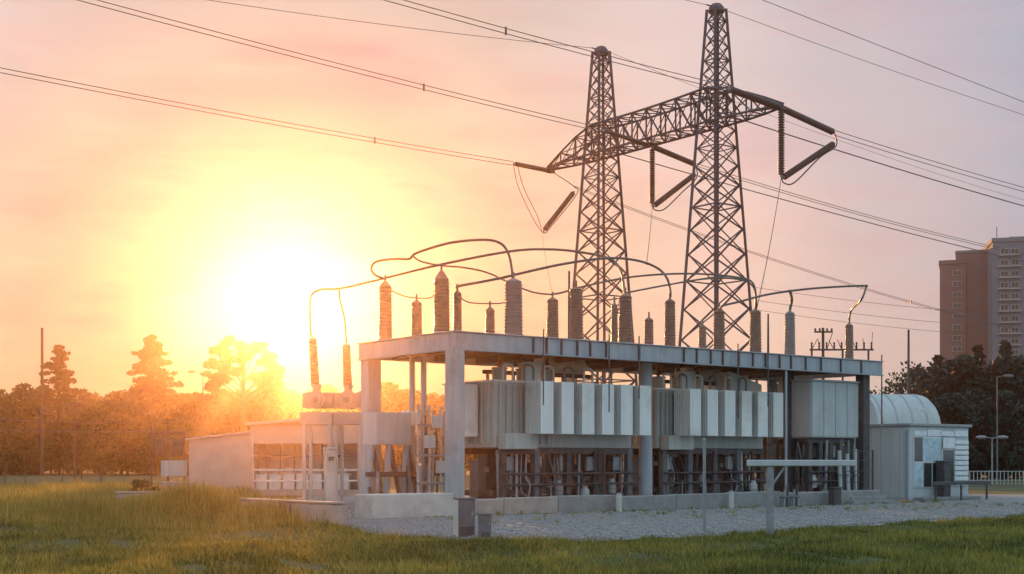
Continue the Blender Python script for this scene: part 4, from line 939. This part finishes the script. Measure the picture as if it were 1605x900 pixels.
weeds('meadow_grass', 120000, -30, 80, 16, 22, .3, .95, 'tall wild meadow grass stretching to the wood', 'weed', 5, True)
weeds('meadow_tussocks', 26000, -17, 56, 6, 3.0, .2, .6, 'green tussocks round the short grey wall', 'grass', 6)
weeds('far_grass', 30000, 38, 96, 14, 12, .1, .25, 'mown grass by the white fence', 'grass', 8, True) if False else None
# tufts standing above the sward
r_ = np.random.default_rng(21); nt_ = 1500; tx, ty = scatter(nt_, 21, 54, 2); k = (ty < np.interp(tx, ex[2:], ey[2:])+.25) | (tx < -11.5); tx, ty = tx[k], ty[k]
x = np.repeat(tx, 22)+r_.normal(size=len(tx)*22)*.09; y = np.repeat(ty, 22)+r_.normal(size=len(tx)*22)*.09
h = np.repeat(.10+.20*r_.random(len(tx))**2.5, 22)*(.5+.7*r_.random(len(x)))
stuff(blades('grass_tufts', np.stack([x, y, vgz(x, y)], 1), h, .014+.018*r_.random(len(x)), 'grass', .8, 22), 'scattered taller tufts rising out of the short grass', 'grass')
# weeds that have come up through the gravel
r_ = np.random.default_rng(31); px_ = []
for _ in range(240):
    u, v = (r_.uniform(-3, 27), r_.choice((-2.75, -2.65, -2.9))) if r_.random() < .6 else (r_.uniform(-4, 27), r_.uniform(-9, -3)); q = W(u, v)
    if in_gravel(q.x, q.y): px_.append((q.x, q.y))
tx, ty = np.array(px_).T; x = np.repeat(tx, 18)+r_.normal(size=len(tx)*18)*.07; y = np.repeat(ty, 18)+r_.normal(size=len(tx)*18)*.07
h = np.repeat(.05+.16*r_.random(len(tx))**2, 18)*(.5+.7*r_.random(len(x)))
stuff(blades('gravel_weeds', np.stack([x, y, np.full(len(x), .012)], 1), h, .014+.018*r_.random(len(x)), 'grass', .9, 33), 'small green weeds sprouting from the gravel by the barrier', 'weeds')
# loose stones
n = 26000; r_ = np.random.default_rng(9); x = -11+r_.random(n)*38; y = 33+r_.random(n)**1.4*30
k = y > np.interp(x, ex[2:], ey[2:])+.2; x, y = x[k], y[k]; n = len(x); s = .025+.05*r_.random(n)**2
oc = np.array([(1, 0, 0), (0, 1, 0), (-1, 0, 0), (0, -1, 0), (0, 0, .8), (0, 0, -.5)]); tf = np.array([(0, 1, 4), (1, 2, 4), (2, 3, 4), (3, 0, 4), (1, 0, 5), (2, 1, 5), (3, 2, 5), (0, 3, 5)])
a = r_.random(n)*6.28; ca, sa = np.cos(a), np.sin(a)
v = oc[None]*s[:, None, None]*(.7+.6*r_.random((n, 6, 1))); vx = v[..., 0]*ca[:, None]-v[..., 1]*sa[:, None]; vy = v[..., 0]*sa[:, None]+v[..., 1]*ca[:, None]
v = np.stack([vx+x[:, None], vy+y[:, None], v[..., 2]+.02], 2).reshape(-1, 3); fi = (tf[None]+6*np.arange(n)[:, None, None]).reshape(-1)
me = bpy.data.meshes.new('loose_stones'); me.vertices.add(len(v)); me.vertices.foreach_set('co', v.astype(np.float32).ravel()); me.loops.add(len(fi)); me.loops.foreach_set('vertex_index', fi.astype(np.int32))
me.polygons.add(len(fi)//3); me.polygons.foreach_set('loop_start', np.arange(0, len(fi), 3, dtype=np.int32)); me.polygons.foreach_set('loop_total', np.full(len(fi)//3, 3, dtype=np.int32)); me.update(calc_edges=True); me.materials.append(M['stone'])
stuff(put('loose_stones', me), 'loose grey stones scattered over the gravel yard', 'stones')

# ------------------------------------------------------------------ evening haze
hm = bpy.data.materials.new('haze'); hm.use_nodes = True; t = hm.node_tree
for n in list(t.nodes): t.nodes.remove(n)
pv = nd(t, 'ShaderNodeVolumePrincipled'); pv.inputs['Color'].default_value = (1, .68, .50, 1); pv.inputs['Density'].default_value = .00038; pv.inputs['Anisotropy'].default_value = .925
mo = nd(t, 'ShaderNodeOutputMaterial'); t.links.new(pv.outputs[0], mo.inputs['Volume'])
M['haze'] = hm
hz = MB().box(-90, 330, -70, 282, -1.6, 64).build('haze', 'haze', None, (0, 0, 0), R(25)); hz['kind'] = 'stuff'; tag(hz, 'warm evening haze filling the air over the yard', 'haze')
